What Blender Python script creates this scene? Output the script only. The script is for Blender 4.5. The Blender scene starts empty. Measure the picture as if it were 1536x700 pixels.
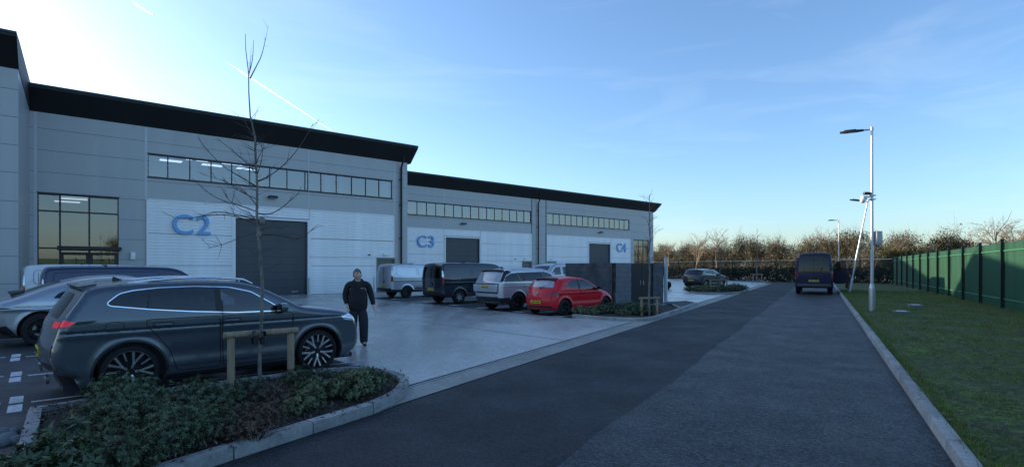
import bpy, bmesh, math, random
import numpy as np
from mathutils import Vector, Matrix
from mathutils.geometry import delaunay_2d_cdt

R_ = math.radians
sc = bpy.context.scene
COL = sc.collection
rng = random.Random(7)

# ------------------------------------------------------------------ layout
EYE = 1.80                      # camera height
F = 800.0                       # focal length in photo pixels (1536 wide)
HOR = 401.0
BETA = R_(50.5)                 # azimuth the facades run along
RHO = R_(30.1)                  # azimuth of the road
BAY = R_(48.5)                  # azimuth of the parking bays
bx, by = math.sin(BETA), math.cos(BETA)
rx, ry = math.sin(RHO), math.cos(RHO)


def G(px, py):                  # a point on the level ground
    z = F * EYE / (py - HOR)
    return Vector(((px - 768) / F * z, z, 0))


def RD(u, v, z=0.0):            # road coordinates: u along, v to the right
    return Vector((u * rx + v * ry, u * ry - v * rx, z))


def toR(p):
    return p.x * rx + p.y * ry, p.x * ry - p.y * rx


def FS(px, D):                  # facade coordinate along plane at distance D
    t = (px - 768) / F
    lam = D / (-by * t + bx)
    return lam * (bx * t + by)


def FH(px, py, D):              # height on that plane
    t = (px - 768) / F
    lam = D / (-by * t + bx)
    return EYE + (HOR - py) / F * lam


def FW(s, D, z=0.0):            # facade coordinates to world
    return Vector((s * bx - D * by, s * by + D * bx, z))


D2 = 36.4
D3 = D2 * 1.266
D1 = D2 / 1.249

# ------------------------------------------------------------------ materials
MATS = {}


def principled(name):
    m = bpy.data.materials.new(name)
    m.use_nodes = True
    nt = m.node_tree
    b = nt.nodes["Principled BSDF"]
    return m, nt, b


def mat(name, col, rough=0.6, metal=0.0, var=0.0, scale=3.0, bump=0.0, bscale=None, coat=0.0, spec=0.5,
        emit=None, estr=0.0, detail=4.0, coord='Object', stretch=(1, 1, 1), rvar=0.0):
    if name in MATS:
        return MATS[name]
    m, nt, b = principled(name)
    c = (col[0], col[1], col[2], 1)
    b.inputs['Base Color'].default_value = c
    b.inputs['Roughness'].default_value = rough
    b.inputs['Metallic'].default_value = metal
    b.inputs['Coat Weight'].default_value = coat
    b.inputs['Coat Roughness'].default_value = 0.04
    b.inputs['Specular IOR Level'].default_value = spec
    if emit:
        b.inputs['Emission Color'].default_value = (*emit, 1)
        b.inputs['Emission Strength'].default_value = estr
    if var or bump or rvar:
        tc = nt.nodes.new('ShaderNodeTexCoord')
        mp = nt.nodes.new('ShaderNodeMapping')
        mp.inputs['Scale'].default_value = stretch
        nt.links.new(tc.outputs[coord], mp.inputs[0])
        n = nt.nodes.new('ShaderNodeTexNoise')
        n.inputs['Scale'].default_value = scale
        n.inputs['Detail'].default_value = detail
        nt.links.new(mp.outputs[0], n.inputs['Vector'])
        if var:
            r = nt.nodes.new('ShaderNodeValToRGB')
            r.color_ramp.elements[0].position = 0.3
            r.color_ramp.elements[1].position = 0.7
            r.color_ramp.elements[0].color = tuple(max(0, x * (1 - var)) for x in col) + (1,)
            r.color_ramp.elements[1].color = tuple(min(1, x * (1 + var)) for x in col) + (1,)
            nt.links.new(n.outputs['Fac'], r.inputs[0])
            nt.links.new(r.outputs[0], b.inputs['Base Color'])
        if rvar:
            mr = nt.nodes.new('ShaderNodeMapRange')
            mr.inputs['From Min'].default_value = 0.35
            mr.inputs['From Max'].default_value = 0.65
            mr.inputs['To Min'].default_value = max(0.02, rough - rvar)
            mr.inputs['To Max'].default_value = min(1, rough + rvar)
            nt.links.new(n.outputs['Fac'], mr.inputs[0])
            nt.links.new(mr.outputs[0], b.inputs['Roughness'])
        if bump:
            n2 = nt.nodes.new('ShaderNodeTexNoise')
            n2.inputs['Scale'].default_value = bscale or scale
            n2.inputs['Detail'].default_value = 3
            nt.links.new(mp.outputs[0], n2.inputs['Vector'])
            bp = nt.nodes.new('ShaderNodeBump')
            bp.inputs['Strength'].default_value = bump
            bp.inputs['Distance'].default_value = 0.02
            nt.links.new(n2.outputs['Fac'], bp.inputs['Height'])
            nt.links.new(bp.outputs[0], b.inputs['Normal'])
    MATS[name] = m
    return m


def paint(name, col, metal=0.0, rough=0.30, dirt=.45, coat=1.0):
    """Car paint under clear coat, with road dirt thickening towards the sills."""
    if name in MATS:
        return MATS[name]
    m, nt, b = principled(name)
    b.inputs['Metallic'].default_value = metal
    b.inputs['Coat Roughness'].default_value = .05
    b.inputs['Specular IOR Level'].default_value = .25
    tc = nt.nodes.new('ShaderNodeTexCoord')
    n = nt.nodes.new('ShaderNodeTexNoise')
    n.inputs['Scale'].default_value = 3.5
    n.inputs['Detail'].default_value = 6
    n.inputs['Roughness'].default_value = .65
    nt.links.new(tc.outputs['Object'], n.inputs['Vector'])
    sp = nt.nodes.new('ShaderNodeSeparateXYZ')
    nt.links.new(tc.outputs['Object'], sp.inputs[0])
    zr = nt.nodes.new('ShaderNodeMapRange')
    for k, v in (('From Min', .25), ('From Max', 1.0), ('To Min', .62), ('To Max', .0)):
        zr.inputs[k].default_value = v
    nt.links.new(sp.outputs['Z'], zr.inputs[0])
    nz = nt.nodes.new('ShaderNodeMapRange')
    for k, v in (('From Min', .30), ('From Max', .75), ('To Min', -.25), ('To Max', .45)):
        nz.inputs[k].default_value = v
    nt.links.new(n.outputs['Fac'], nz.inputs[0])
    ad = nt.nodes.new('ShaderNodeMath')
    ad.operation = 'ADD'
    ad.use_clamp = True
    nt.links.new(zr.outputs[0], ad.inputs[0])
    nt.links.new(nz.outputs[0], ad.inputs[1])
    ml = nt.nodes.new('ShaderNodeMath')
    ml.operation = 'MULTIPLY'
    ml.inputs[1].default_value = dirt
    nt.links.new(ad.outputs[0], ml.inputs[0])
    mx = nt.nodes.new('ShaderNodeMix')
    mx.data_type = 'RGBA'
    mx.inputs[6].default_value = (*col, 1)
    mx.inputs[7].default_value = (.13, .12, .11, 1)
    nt.links.new(ml.outputs[0], mx.inputs[0])
    nt.links.new(mx.outputs[2], b.inputs['Base Color'])
    rr = nt.nodes.new('ShaderNodeMapRange')
    rr.inputs['To Min'].default_value = rough
    rr.inputs['To Max'].default_value = .8
    nt.links.new(ml.outputs[0], rr.inputs[0])
    nt.links.new(rr.outputs[0], b.inputs['Roughness'])
    ct = nt.nodes.new('ShaderNodeMapRange')
    ct.inputs['To Min'].default_value = coat
    ct.inputs['To Max'].default_value = .1
    nt.links.new(ml.outputs[0], ct.inputs[0])
    nt.links.new(ct.outputs[0], b.inputs['Coat Weight'])
    MATS[name] = m
    return m


def glassy(name, tint, see, refl=0.12, rough=0.02):
    """Window glass: part tinted see-through, part mirror."""
    if name in MATS:
        return MATS[name]
    m = bpy.data.materials.new(name)
    m.use_nodes = True
    nt = m.node_tree
    nt.nodes.clear()
    out = nt.nodes.new('ShaderNodeOutputMaterial')
    tr = nt.nodes.new('ShaderNodeBsdfTransparent')
    tr.inputs[0].default_value = (*[c * see for c in tint], 1)
    gl = nt.nodes.new('ShaderNodeBsdfGlossy')
    gl.inputs['Color'].default_value = (0.95, 0.97, 1, 1)
    gl.inputs['Roughness'].default_value = rough
    lw = nt.nodes.new('ShaderNodeLayerWeight')
    lw.inputs[0].default_value = 0.35
    mr = nt.nodes.new('ShaderNodeMapRange')
    mr.inputs['To Min'].default_value = refl
    mr.inputs['To Max'].default_value = 1.0
    nt.links.new(lw.outputs['Fresnel'], mr.inputs[0])
    mx = nt.nodes.new('ShaderNodeMixShader')
    nt.links.new(mr.outputs[0], mx.inputs[0])
    nt.links.new(tr.outputs[0], mx.inputs[1])
    nt.links.new(gl.outputs[0], mx.inputs[2])
    nt.links.new(mx.outputs[0], out.inputs[0])
    MATS[name] = m
    return m


def leafmat(name, col, var=0.35, trans=0.25, scale=9.0):
    if name in MATS:
        return MATS[name]
    m, nt, b = principled(name)
    b.inputs['Roughness'].default_value = 0.55
    oi = nt.nodes.new('ShaderNodeNewGeometry')
    r = nt.nodes.new('ShaderNodeValToRGB')
    r.color_ramp.elements[0].color = tuple(x * (1 - var) for x in col) + (1,)
    r.color_ramp.elements[1].color = tuple(min(1, x * (1 + var)) for x in col) + (1,)
    nt.links.new(oi.outputs['Random Per Island'], r.inputs[0])
    nt.links.new(r.outputs[0], b.inputs['Base Color'])
    tl = nt.nodes.new('ShaderNodeBsdfTranslucent')
    nt.links.new(r.outputs[0], tl.inputs[0])
    mx = nt.nodes.new('ShaderNodeMixShader')
    mx.inputs[0].default_value = trans
    out = nt.nodes['Material Output']
    nt.links.new(b.outputs[0], mx.inputs[1])
    nt.links.new(tl.outputs[0], mx.inputs[2])
    nt.links.new(mx.outputs[0], out.inputs[0])
    MATS[name] = m
    return m


BLACK = mat('black_plastic', (0.012, 0.013, 0.015), 0.5, var=0.2, scale=8)
GAP = mat('panel_gap', (0.004, 0.004, 0.005), 0.8)
RUBBER = mat('tyre_rubber', (0.014, 0.014, 0.015), 0.85, var=0.3, scale=14)
CHROME = mat('bright_trim', (0.75, 0.77, 0.80), 0.16, 1.0)
ALLOY = mat('machined_alloy', (0.68, 0.69, 0.71), 0.28, 0.85, var=0.06)
DARKALLOY = mat('black_alloy', (0.018, 0.019, 0.021), 0.35, 0.4)
STEELRIM = mat('silver_rim', (0.42, 0.43, 0.45), 0.38, 0.7)
CAR_GLASS = glassy('car_glass', (0.55, 0.62, 0.65), 0.60, 0.02)
DARK_GLASS = glassy('privacy_glass', (0.30, 0.33, 0.38), 0.16, 0.0)
INTERIOR = mat('cabin_dark', (0.02, 0.02, 0.023), 0.8, var=0.2)
LAMP_CLEAR = mat('lamp_clear', (0.72, 0.76, 0.80), 0.10, 0.55, coat=1)
LAMP_RED = mat('lamp_red', (0.25, 0.006, 0.01), 0.15, coat=1)
LAMP_RED_ON = mat('lamp_red_on', (0.30, 0.008, 0.02), 0.2, emit=(1.0, 0.03, 0.07), estr=.14)
PLATE_Y = mat('plate_yellow', (0.72, 0.50, 0.03), 0.45, var=0.06, scale=5)
SKIN = mat('skin', (0.60, 0.37, 0.29), 0.55, var=0.08, scale=30)


# ------------------------------------------------------------------ mesh builder
class MB:
    def __init__(self):
        self.v, self.f, self.m = [], [], []

    def add(self, verts, faces, mi=0):
        o = len(self.v)
        self.v += [tuple(p) for p in verts]
        self.f += [tuple(i + o for i in q) for q in faces]
        self.m += [mi] * len(faces)

    def box(self, c, s, mi=0, rz=0.0, bev=0.0, M=None):
        hx, hy, hz = s[0] / 2, s[1] / 2, s[2] / 2
        if bev > 0:
            bm = bmesh.new()
            bmesh.ops.create_cube(bm, size=1)
            bmesh.ops.scale(bm, vec=s, verts=bm.verts)
            bmesh.ops.bevel(bm, geom=list(bm.edges), offset=min(bev, min(s) * 0.45), segments=2, affect='EDGES', profile=0.5)
            vs = [v.co.copy() for v in bm.verts]
            bm.verts.index_update()
            fs = [[v.index for v in f.verts] for f in bm.faces]
            bm.free()
        else:
            vs = [Vector((x * hx, y * hy, z * hz)) for z in (-1, 1) for y in (-1, 1) for x in (-1, 1)]
            fs = [(0, 2, 3, 1), (4, 5, 7, 6), (0, 1, 5, 4), (2, 6, 7, 3), (0, 4, 6, 2), (1, 3, 7, 5)]
        if rz:
            q = Matrix.Rotation(rz, 3, 'Z')
            vs = [q @ p for p in vs]
        vs = [p + Vector(c) for p in vs]
        if M is not None:
            vs = [M @ p for p in vs]
        self.add(vs, fs, mi)

    def b2(self, a, b, mi=0):    # box by two corners
        a, b = Vector(a), Vector(b)
        d = b - a
        self.box((a + b) / 2, (abs(d.x), abs(d.y), abs(d.z)), mi)

    def tube(self, pts, rads, n=8, mi=0, cap=True):
        pts = [Vector(p) for p in pts]
        if not hasattr(rads, '__len__'):
            rads = [rads] * len(pts)
        o = len(self.v)
        up = None
        for i, p in enumerate(pts):
            d = (pts[min(i + 1, len(pts) - 1)] - pts[max(i - 1, 0)]).normalized()
            if up is None:
                up = d.orthogonal().normalized()
            a = (up - d * up.dot(d))
            a = a.normalized() if a.length > 1e-6 else d.orthogonal().normalized()
            up = a
            c = d.cross(a)
            for k in range(n):
                t = 2 * math.pi * k / n
                self.v.append(tuple(p + (a * math.cos(t) + c * math.sin(t)) * rads[i]))
        for i in range(len(pts) - 1):
            for k in range(n):
                k2 = (k + 1) % n
                self.f.append((o + i * n + k, o + i * n + k2, o + (i + 1) * n + k2, o + (i + 1) * n + k))
                self.m.append(mi)
        if cap:
            self.f.append(tuple(o + k for k in reversed(range(n))))
            e = o + (len(pts) - 1) * n
            self.f.append(tuple(e + k for k in range(n)))
            self.m += [mi, mi]

    def lathe(self, prof, n=32, axis='Y', c=(0, 0, 0), mi=0, closed=False):
        o = len(self.v)
        for (r, h) in prof:
            for k in range(n):
                t = 2 * math.pi * k / n
                a, b = r * math.cos(t), r * math.sin(t)
                p = (a, h, b) if axis == 'Y' else (a, b, h)
                self.v.append((p[0] + c[0], p[1] + c[1], p[2] + c[2]))
        m = len(prof)
        for i in range(m if closed else m - 1):
            j = (i + 1) % m
            for k in range(n):
                k2 = (k + 1) % n
                self.f.append((o + i * n + k, o + i * n + k2, o + j * n + k2, o + j * n + k))
                self.m.append(mi)

    def prism(self, poly, h0, h1, axis='Z', mi=0):
        """Extrude a 2-D polygon. axis Z: (x,y); axis Y: (x,z) extruded over y."""
        n = len(poly)
        if axis == 'Z':
            vs = [(x, y, h0) for x, y in poly] + [(x, y, h1) for x, y in poly]
        elif axis == 'Y':
            vs = [(x, h0, z) for x, z in poly] + [(x, h1, z) for x, z in poly]
        else:
            vs = [(h0, y, z) for y, z in poly] + [(h1, y, z) for y, z in poly]
        fs = [tuple(reversed(range(n))), tuple(range(n, 2 * n))]
        fs += [(i, (i + 1) % n, n + (i + 1) % n, n + i) for i in range(n)]
        self.add(vs, fs, mi)

    def ball(self, c, r, n=10, mi=0, sc_=(1, 1, 1)):
        o = len(self.v)
        m = max(4, n // 2 + 1)
        for i in range(m + 1):
            ph = math.pi * i / m
            for k in range(n):
                t = 2 * math.pi * k / n
                self.v.append((c[0] + r * sc_[0] * math.sin(ph) * math.cos(t), c[1] + r * sc_[1] * math.sin(ph) * math.sin(t),
                               c[2] + r * sc_[2] * math.cos(ph)))
        for i in range(m):
            for k in range(n):
                k2 = (k + 1) % n
                self.f.append((o + i * n + k, o + (i + 1) * n + k, o + (i + 1) * n + k2, o + i * n + k2))
                self.m.append(mi)

    def mesh(self, name, mats, smooth=None, fix=True):
        me = bpy.data.meshes.new(name)
        me.from_pydata(self.v, [], self.f)
        for mm in (mats if isinstance(mats, (list, tuple)) else [mats]):
            me.materials.append(mm)
        me.polygons.foreach_set('material_index', self.m)
        if fix and len(self.f) < 60000:
            bm = bmesh.new()
            bm.from_mesh(me)
            bmesh.ops.recalc_face_normals(bm, faces=bm.faces)
            bm.to_mesh(me)
            bm.free()
        if smooth is not None:
            me.polygons.foreach_set('use_smooth', [True] * len(me.polygons))
            me.set_sharp_from_angle(angle=R_(smooth))
        me.update()
        return me

    def build(self, name, mats, parent=None, smooth=None, loc=(0, 0, 0), fix=True):
        return link(name, self.mesh(name, mats, smooth, fix), parent, loc)


def link(name, me, parent=None, loc=(0, 0, 0)):
    o = bpy.data.objects.new(name, me)
    COL.objects.link(o)
    o.location = loc
    if parent is not None:
        o.parent = parent
    return o


def tag(o, label=None, cat=None, group=None, kind=None):
    if label:
        o['label'] = label
    if cat:
        o['category'] = cat
    if group:
        o['group'] = group
    if kind:
        o['kind'] = kind
    return o


def thing(name, label, cat, loc=(0, 0, 0), rz=0.0, group=None, scale=1.0):
    o = bpy.data.objects.new(name, None)
    o.empty_display_size = 0.2
    COL.objects.link(o)
    o.location = loc
    o.rotation_euler = (0, 0, rz)
    o.scale = (scale,) * 3
    return tag(o, label, cat, group)


def dup(root, loc, rz, label=None, scale=None, group=None):
    r = root.copy()
    COL.objects.link(r)
    r.location = loc
    r.rotation_euler = (0, 0, rz)
    if scale is not None:
        r.scale = scale if hasattr(scale, '__len__') else (scale,) * 3
    if label:
        r['label'] = label
    if group:
        r['group'] = group
    for ch in list(root.children):
        c = ch.copy()
        COL.objects.link(c)
        c.parent = r
        for g in list(ch.children):
            d = g.copy()
            COL.objects.link(d)
            d.parent = c
    return r


def struct(o, label=None):
    o['kind'] = 'structure'
    if label:
        o['label'] = label
    return o


def chaikin(p, it=2, closed=False):
    p = [tuple(q) for q in p]
    for _ in range(it):
        q = []
        n = len(p)
        if not closed:
            q.append(p[0])
        for i in range(n if closed else n - 1):
            a, b = p[i], p[(i + 1) % n]
            q.append(tuple(a[k] * .75 + b[k] * .25 for k in range(len(a))))
            q.append(tuple(a[k] * .25 + b[k] * .75 for k in range(len(a))))
        if not closed:
            q.append(p[-1])
        p = q
    return p


def rc(p, r=.045):
    """Cut the corners of a closed polygon back by r and round them."""
    out = []
    n = len(p)
    for i in range(n):
        a, b, c = np.array(p[i - 1], float), np.array(p[i], float), np.array(p[(i + 1) % n], float)
        da, dc = np.linalg.norm(a - b), np.linalg.norm(c - b)
        q0 = b + (a - b) / da * min(r, .45 * da)
        q1 = b + (c - b) / dc * min(r, .45 * dc)
        out += [tuple(q0), tuple(.25 * q0 + .5 * b + .25 * q1), tuple(q1)]
    return out


def resample(p, step, closed=False):
    out = []
    n = len(p)
    for i in range(n if closed else n - 1):
        a, b = p[i], p[(i + 1) % n]
        L = math.dist(a, b)
        k = max(1, int(math.ceil(L / step)))
        for j in range(k):
            t = j / k
            out.append(tuple(a[q] + (b[q] - a[q]) * t for q in range(len(a))))
    if not closed:
        out.append(tuple(p[-1]))
    return out


# ------------------------------------------------------------------ vehicles
def pip(P, poly):
    x, y = P[:, 0], P[:, 1]
    inside = np.zeros(len(P), bool)
    n = len(poly)
    for i in range(n):
        x1, y1 = poly[i]
        x2, y2 = poly[(i + 1) % n]
        if y1 == y2:
            continue
        c = ((y1 > y) != (y2 > y)) & (x < (x2 - x1) * (y - y1) / (y2 - y1) + x1)
        inside ^= c
    return inside


def buf(pl, w, closed=False):
    """A thin polygon along a polyline."""
    n = len(pl)
    L, Rr = [], []
    for i in range(n):
        a = pl[(i - 1) % n] if (closed or i > 0) else pl[i]
        b = pl[(i + 1) % n] if (closed or i < n - 1) else pl[i]
        dx, dy = b[0] - a[0], b[1] - a[1]
        l = math.hypot(dx, dy) or 1
        nx, ny = -dy / l * w / 2, dx / l * w / 2
        L.append((pl[i][0] + nx, pl[i][1] + ny))
        Rr.append((pl[i][0] - nx, pl[i][1] - ny))
    return L + Rr[::-1]


def rings(pl, w):
    """(outer, inner) polygons around a closed polygon: outline strip of width w outside it."""
    area = sum(pl[i][0] * pl[(i + 1) % len(pl)][1] - pl[(i + 1) % len(pl)][0] * pl[i][1] for i in range(len(pl)))
    sgn = 1 if area > 0 else -1
    out = []
    n = len(pl)
    for i in range(n):
        a, b = pl[(i - 1) % n], pl[(i + 1) % n]
        dx, dy = b[0] - a[0], b[1] - a[1]
        l = math.hypot(dx, dy) or 1
        out.append((pl[i][0] + dy / l * w * sgn, pl[i][1] - dx / l * w * sgn))
    return out


def cdt(outline, holes, regions, step, extra):
    V, E = [], []

    def addp(poly):
        poly = resample(poly, step, True)
        o = len(V)
        V.extend(Vector(p[:2]) for p in poly)
        n = len(poly)
        E.extend((o + i, o + (i + 1) % n) for i in range(n))
    addp(outline)
    for h in holes:
        addp(h)
    for r in regions:
        addp(r['poly'])
    oa = np.array(outline)
    x0, y0 = oa.min(0)
    x1, y1 = oa.max(0)
    for i, x in enumerate(np.arange(x0 + step / 2, x1, step)):
        for y in np.arange(y0 + step / 2 * (1 + i % 2), y1, step):
            V.append(Vector((x, y)))
    V.extend(Vector(p) for p in extra)
    res = delaunay_2d_cdt(V, E, [], 0, 1e-5)
    vs = np.array([(v.x, v.y) for v in res[0]])
    fs = np.array([f for f in res[2] if len(f) == 3])
    cen = vs[fs].mean(1)
    keep = pip(cen, outline)
    for h in holes:
        keep &= ~pip(cen, h)
    fs, cen = fs[keep], cen[keep]
    lab = np.full(len(fs), -1)
    for k, r in enumerate(regions):
        lab[pip(cen, r['poly'])] = k
    return vs, fs, lab


class Part:
    def __init__(self, name, parent=None):
        self.name, self.parent = name, parent
        self.v, self.n, self.f, self.m, self.mats = [], [], [], [], []

    def put(self, V, N, Fc, mt):
        if mt not in self.mats:
            self.mats.append(mt)
        mi = self.mats.index(mt)
        o = len(self.v)
        used = np.unique(Fc)
        remap = {int(k): o + i for i, k in enumerate(used)}
        self.v.extend(map(tuple, V[used]))
        self.n.extend(map(tuple, N[used]))
        self.f.extend(tuple(remap[int(i)] for i in q) for q in Fc)
        self.m.extend([mi] * len(Fc))

    def build(self, parent):
        me = bpy.data.meshes.new(self.name)
        me.from_pydata(self.v, [], self.f)
        for mm in self.mats:
            me.materials.append(mm)
        me.polygons.foreach_set('material_index', self.m)
        me.polygons.foreach_set('use_smooth', [True] * len(me.polygons))
        me.normals_split_custom_set_from_vertices(self.n)
        me.update()
        return link(self.name, me, parent)


def wheel_pair(R, w, rim, style, bright, dark):
    """Meshes of a tyre and of its rim, outer face to -Y."""
    t = MB()
    t.lathe([(rim, -w / 2 + .012), (rim + .02, -w / 2), (R - .05, -w / 2 - .006), (R - .015, -w / 2 + .015), (R, -w / 2 + .05), (R, w / 2 - .05),
             (R - .015, w / 2 - .015), (R - .05, w / 2), (rim, w / 2 - .01)], 40, mi=0)
    tyre = t.mesh('wheel', [RUBBER], 40)
    r = MB()
    r.lathe([(rim + .004, -w / 2 + .010), (rim - .010, -w / 2 + .006), (rim - .020, -w / 2 + .020), (rim - .03, w / 2 - .03)], 40, mi=1)
    r.lathe([(rim - .028, 0.02), (.02, 0.02)], 40, mi=1)
    r.lathe([(rim * .62, .0), (rim * .62, .012), (.03, .012)], 32, mi=2)
    y0, y1 = -w / 2 + .012, -w / 2 + .045

    def spoke(a, r0, r1, w0, w1, skew=0.0, mi=0, dy=0.0):
        ca, sa = math.cos(a), math.sin(a)
        vs = []
        for (rr, ww, off) in ((r0, w0, 0), (r1, w1, skew)):
            for yy in (y0 + dy + (0.012 if rr == r0 else 0), y1 + dy):
                for s in (-1, 1):
                    q = off + s * ww / 2
                    vs.append((rr * ca - q * sa, yy, rr * sa + q * ca))
        r.add(vs, [(0, 1, 3, 2), (4, 6, 7, 5), (0, 4, 5, 1), (2, 3, 7, 6), (0, 2, 6, 4), (1, 5, 7, 3)], mi)
    rr = rim - .015
    if style == 'turbine':
        for k in range(5):
            a = 2 * math.pi * k / 5 + .3
            spoke(a, .03, rr * .42, .028, .030, .0, 0)
            spoke(a, rr * .38, rr, .022, .034, rr * .22, 0)
            spoke(a, rr * .38, rr, .022, .034, -rr * .22, 0)
            spoke(a + math.pi / 5, rr * .55, rr, .016, .024, 0, 0)
            spoke(a + math.pi / 5, .05, rr, .06, .03, 0, 1, .012)
            spoke(a + .30, rr * .35, rr, .014, .02, rr * .02, 1, .006)
            spoke(a - .30, rr * .35, rr, .014, .02, -rr * .02, 1, .006)
    elif style == 'five':
        for k in range(5):
            a = 2 * math.pi * k / 5 + .2
            spoke(a, .04, rr, .05, .036, .03, 0)
            spoke(a, .04, rr, .05, .036, -.045, 0)
    else:
        for k in range(6):
            a = 2 * math.pi * k / 6 + .2
            spoke(a, .04, rr, .085, .065, 0, 0)
    r.lathe([(.05, y0 + .004), (.042, y0 - .004), (.001, y0 - .004)], 20, mi=1 if style == 'turbine' else 0)
    rm = r.mesh('rim', [bright, dark, STEELRIM], 35)
    return tyre, rm


def car(name, label, cat, S, body, loc, az, scale=1.0, step=0.09, group=None):
    """A vehicle from a spec. Local x forward, origin on the ground at mid wheelbase."""
    root = thing(name, label, cat, loc, math.pi / 2 - az, group, scale)
    W, zb, wb, R = S['W'], S['belt'], S['wb'], S['R']
    cs = chaikin(S['sil'], 2)
    cs = np.array(resample(cs, 0.05))
    x0, x1 = cs[:, 0].min(), cs[:, 0].max()
    zt = cs[:, 1].max()
    xm, hl = (x0 + x1) / 2, (x1 - x0) / 2
    ce, ct = S.get('cend', .08), S.get('ctop', .03)
    kx, kz = 1 - ce / hl, 1 - ct / (zt - .6)
    ed = cs.copy()
    ed[:, 0] = xm + (cs[:, 0] - xm) * kx
    ed[:, 1] = np.where(cs[:, 1] > .6, .6 + (cs[:, 1] - .6) * kz, cs[:, 1])
    arcs = np.concatenate([[0], np.cumsum(np.hypot(*np.diff(cs, axis=0).T))])
    A, B = ed[:-1], ed[1:]
    AB = B - A
    L2 = (AB ** 2).sum(1)
    arch = S.get('arch', R + .055)
    wheels = [(-wb / 2, R), (wb / 2, R)]
    rt, re = S.get('rtop', .10), S.get('rend', .16)
    th, th2 = S.get('th', .20), S.get('th2', .15)
    pf, pr = S.get('pf', .12), S.get('pr', .09)
    zsh = S.get('crease', zb - .17)

    def f(P):
        x, z = P[:, 0], P[:, 1]
        xn = (x - xm) / hl
        w = W * (1 - pf * np.clip(xn, 0, 2) ** 4 - pr * np.clip(-xn, 0, 2) ** 4)
        zz = .03 * np.logaddexp(0, (z - zb) / .03)
        w = w - th * zz - th2 * zz ** 2
        zl = np.clip(.45 - z, 0, 1)
        w = w - .9 * zl ** 2
        w = w + S.get('cr', .010) * np.exp(-((z - zsh) / .045) ** 2) - S.get('scoop', .014) * np.exp(-((z - .55) / .10) ** 2) * (np.abs(x) < wb / 2 - arch - .05)
        w = w + S.get('step', .006) * np.tanh((z - zsh - .05) / .012)
        for wx, wz in wheels:
            rho = np.hypot(x - wx, z - wz)
            w = w + S.get('flare', .018) * np.exp(-((rho - arch) / .06) ** 2) * (z < zb)
        d = np.full(len(P), 9.0)
        for i in range(0, len(P), 800):
            q = P[i:i + 800, None, :] - A[None]
            t = np.clip((q * AB[None]).sum(2) / L2[None], 0, 1)
            d[i:i + 800] = np.hypot(*np.moveaxis(q - t[..., None] * AB[None], 2, 0)).min(1)
        mixr = np.clip((z - (zb - .15)) / .3, 0, 1)
        r = re + (rt - re) * mixr
        dd = np.clip(r - d, 0, None)
        return w - (r - np.sqrt(np.clip(r * r - dd * dd, 0, None)))

    parts = {}

    def part(key, nm, parent=None):
        if key not in parts:
            parts[key] = Part(nm, parent)
        return parts[key]
    part('body', 'body')
    # ---- sides
    zs = S.get('sill', .24)
    outline = [tuple(p) for p in ed] + [(ed[-1][0] - .05, zs), (ed[0][0] + .05, zs)]
    holes = []
    for wx, wz in wheels:
        hh = [(wx + arch * math.cos(t), wz + arch * math.sin(t)) for t in np.linspace(-.55, math.pi + .55, 36)]
        hh = [p for p in hh if p[1] > zs - .0] + [(wx - arch * 1.0, zs - .05), (wx + arch * 1.0, zs - .05)]
        holes.append(hh)
    ex = []
    nrm = np.zeros_like(ed)
    tg = np.gradient(ed, axis=0)
    nrm[:, 0], nrm[:, 1] = tg[:, 1], -tg[:, 0]
    nrm /= np.hypot(*nrm.T)[:, None] + 1e-9
    for p, n_ in zip(ed, nrm):
        for k in (.006, .025, .06, .11):
            ex.append((p[0] + n_[0] * k, p[1] + n_[1] * k))
    for k in (zsh + .02, zsh + .035, zsh + .045, zsh + .055, zsh + .065, zsh + .08, zsh - .09, zsh - .06, zsh - .03, zsh, zsh + .03, zsh + .06, zsh + .09, zb - .03, zb, zb + .03, .45, .40, .50):
        ex += [(x, k) for x in np.arange(ed[:, 0].min() + .1, ed[:, 0].max() - .1, step * .7)]
    for wx, wz in wheels:
        for k in (.02, .045, .07, .10, .14):
            ex += [(wx + (arch + k) * math.cos(t), wz + (arch + k) * math.sin(t)) for t in np.linspace(0, math.pi, 30)]
    ch = None
    for sgn, sd in ((-1, 'r'), (1, 'l')):
        regs = []
        for i, dpoly in enumerate(S.get('doors', [])):
            regs.append(dict(poly=dpoly, key=f'door{sd}{i}', nm='door', mt=body))
            regs.append(dict(poly=buf(dpoly, .011, True), ring=dpoly, key='body', nm='body', mt=GAP, off=-.004))
        for q, (nm, poly, mt, off) in enumerate(S.get('trim', [])):
            regs.append(dict(poly=poly, key=f'{nm}{q}{sd}', nm=nm, mt=mt, off=off))
        if S.get('dlo'):
            regs.append(dict(poly=rings(rc(S['dlo'], .035), .013), key='chrome' + sd, nm='window_trim', mt=S['chrome'], off=.004))
            regs.append(dict(poly=rc(S['dlo'], .035), key='chrome' + sd, nm='window_trim', mt=BLACK, off=-.001))
        for k, (poly, di, mt) in enumerate(S.get('windows', [])):
            poly = rc(poly, .03)
            regs.append(dict(poly=rings(poly, .004), key=f'win{sd}{k}', nm='window', mt=mt, off=-.004, pa=f'door{sd}{di}' if di is not None else None))
        for q, poly in enumerate(S.get('pillars', [])):
            regs.append(dict(poly=poly, key=f'pillar{q}{sd}', nm='pillar_trim', mt=BLACK, off=-.001))
        for nm, poly, mt in S.get('lights', []):
            regs.append(dict(poly=rc(poly, .03), key=nm + sd, nm=nm, mt=mt, off=.004))
        # seams: split ring polygons into two-sided loops (outer then inner)
        rr = []
        for r in regs:
            if 'ring' in r:
                o_ = rings(r['ring'], .0055)
                i_ = rings(r['ring'], -.0055)
                rr.append(dict(r, poly=o_))
                rr.append(dict(r, poly=i_, restore=True))
            else:
                rr.append(r)
        # order: seam ring first then door interior on top
        regs2 = []
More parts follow.
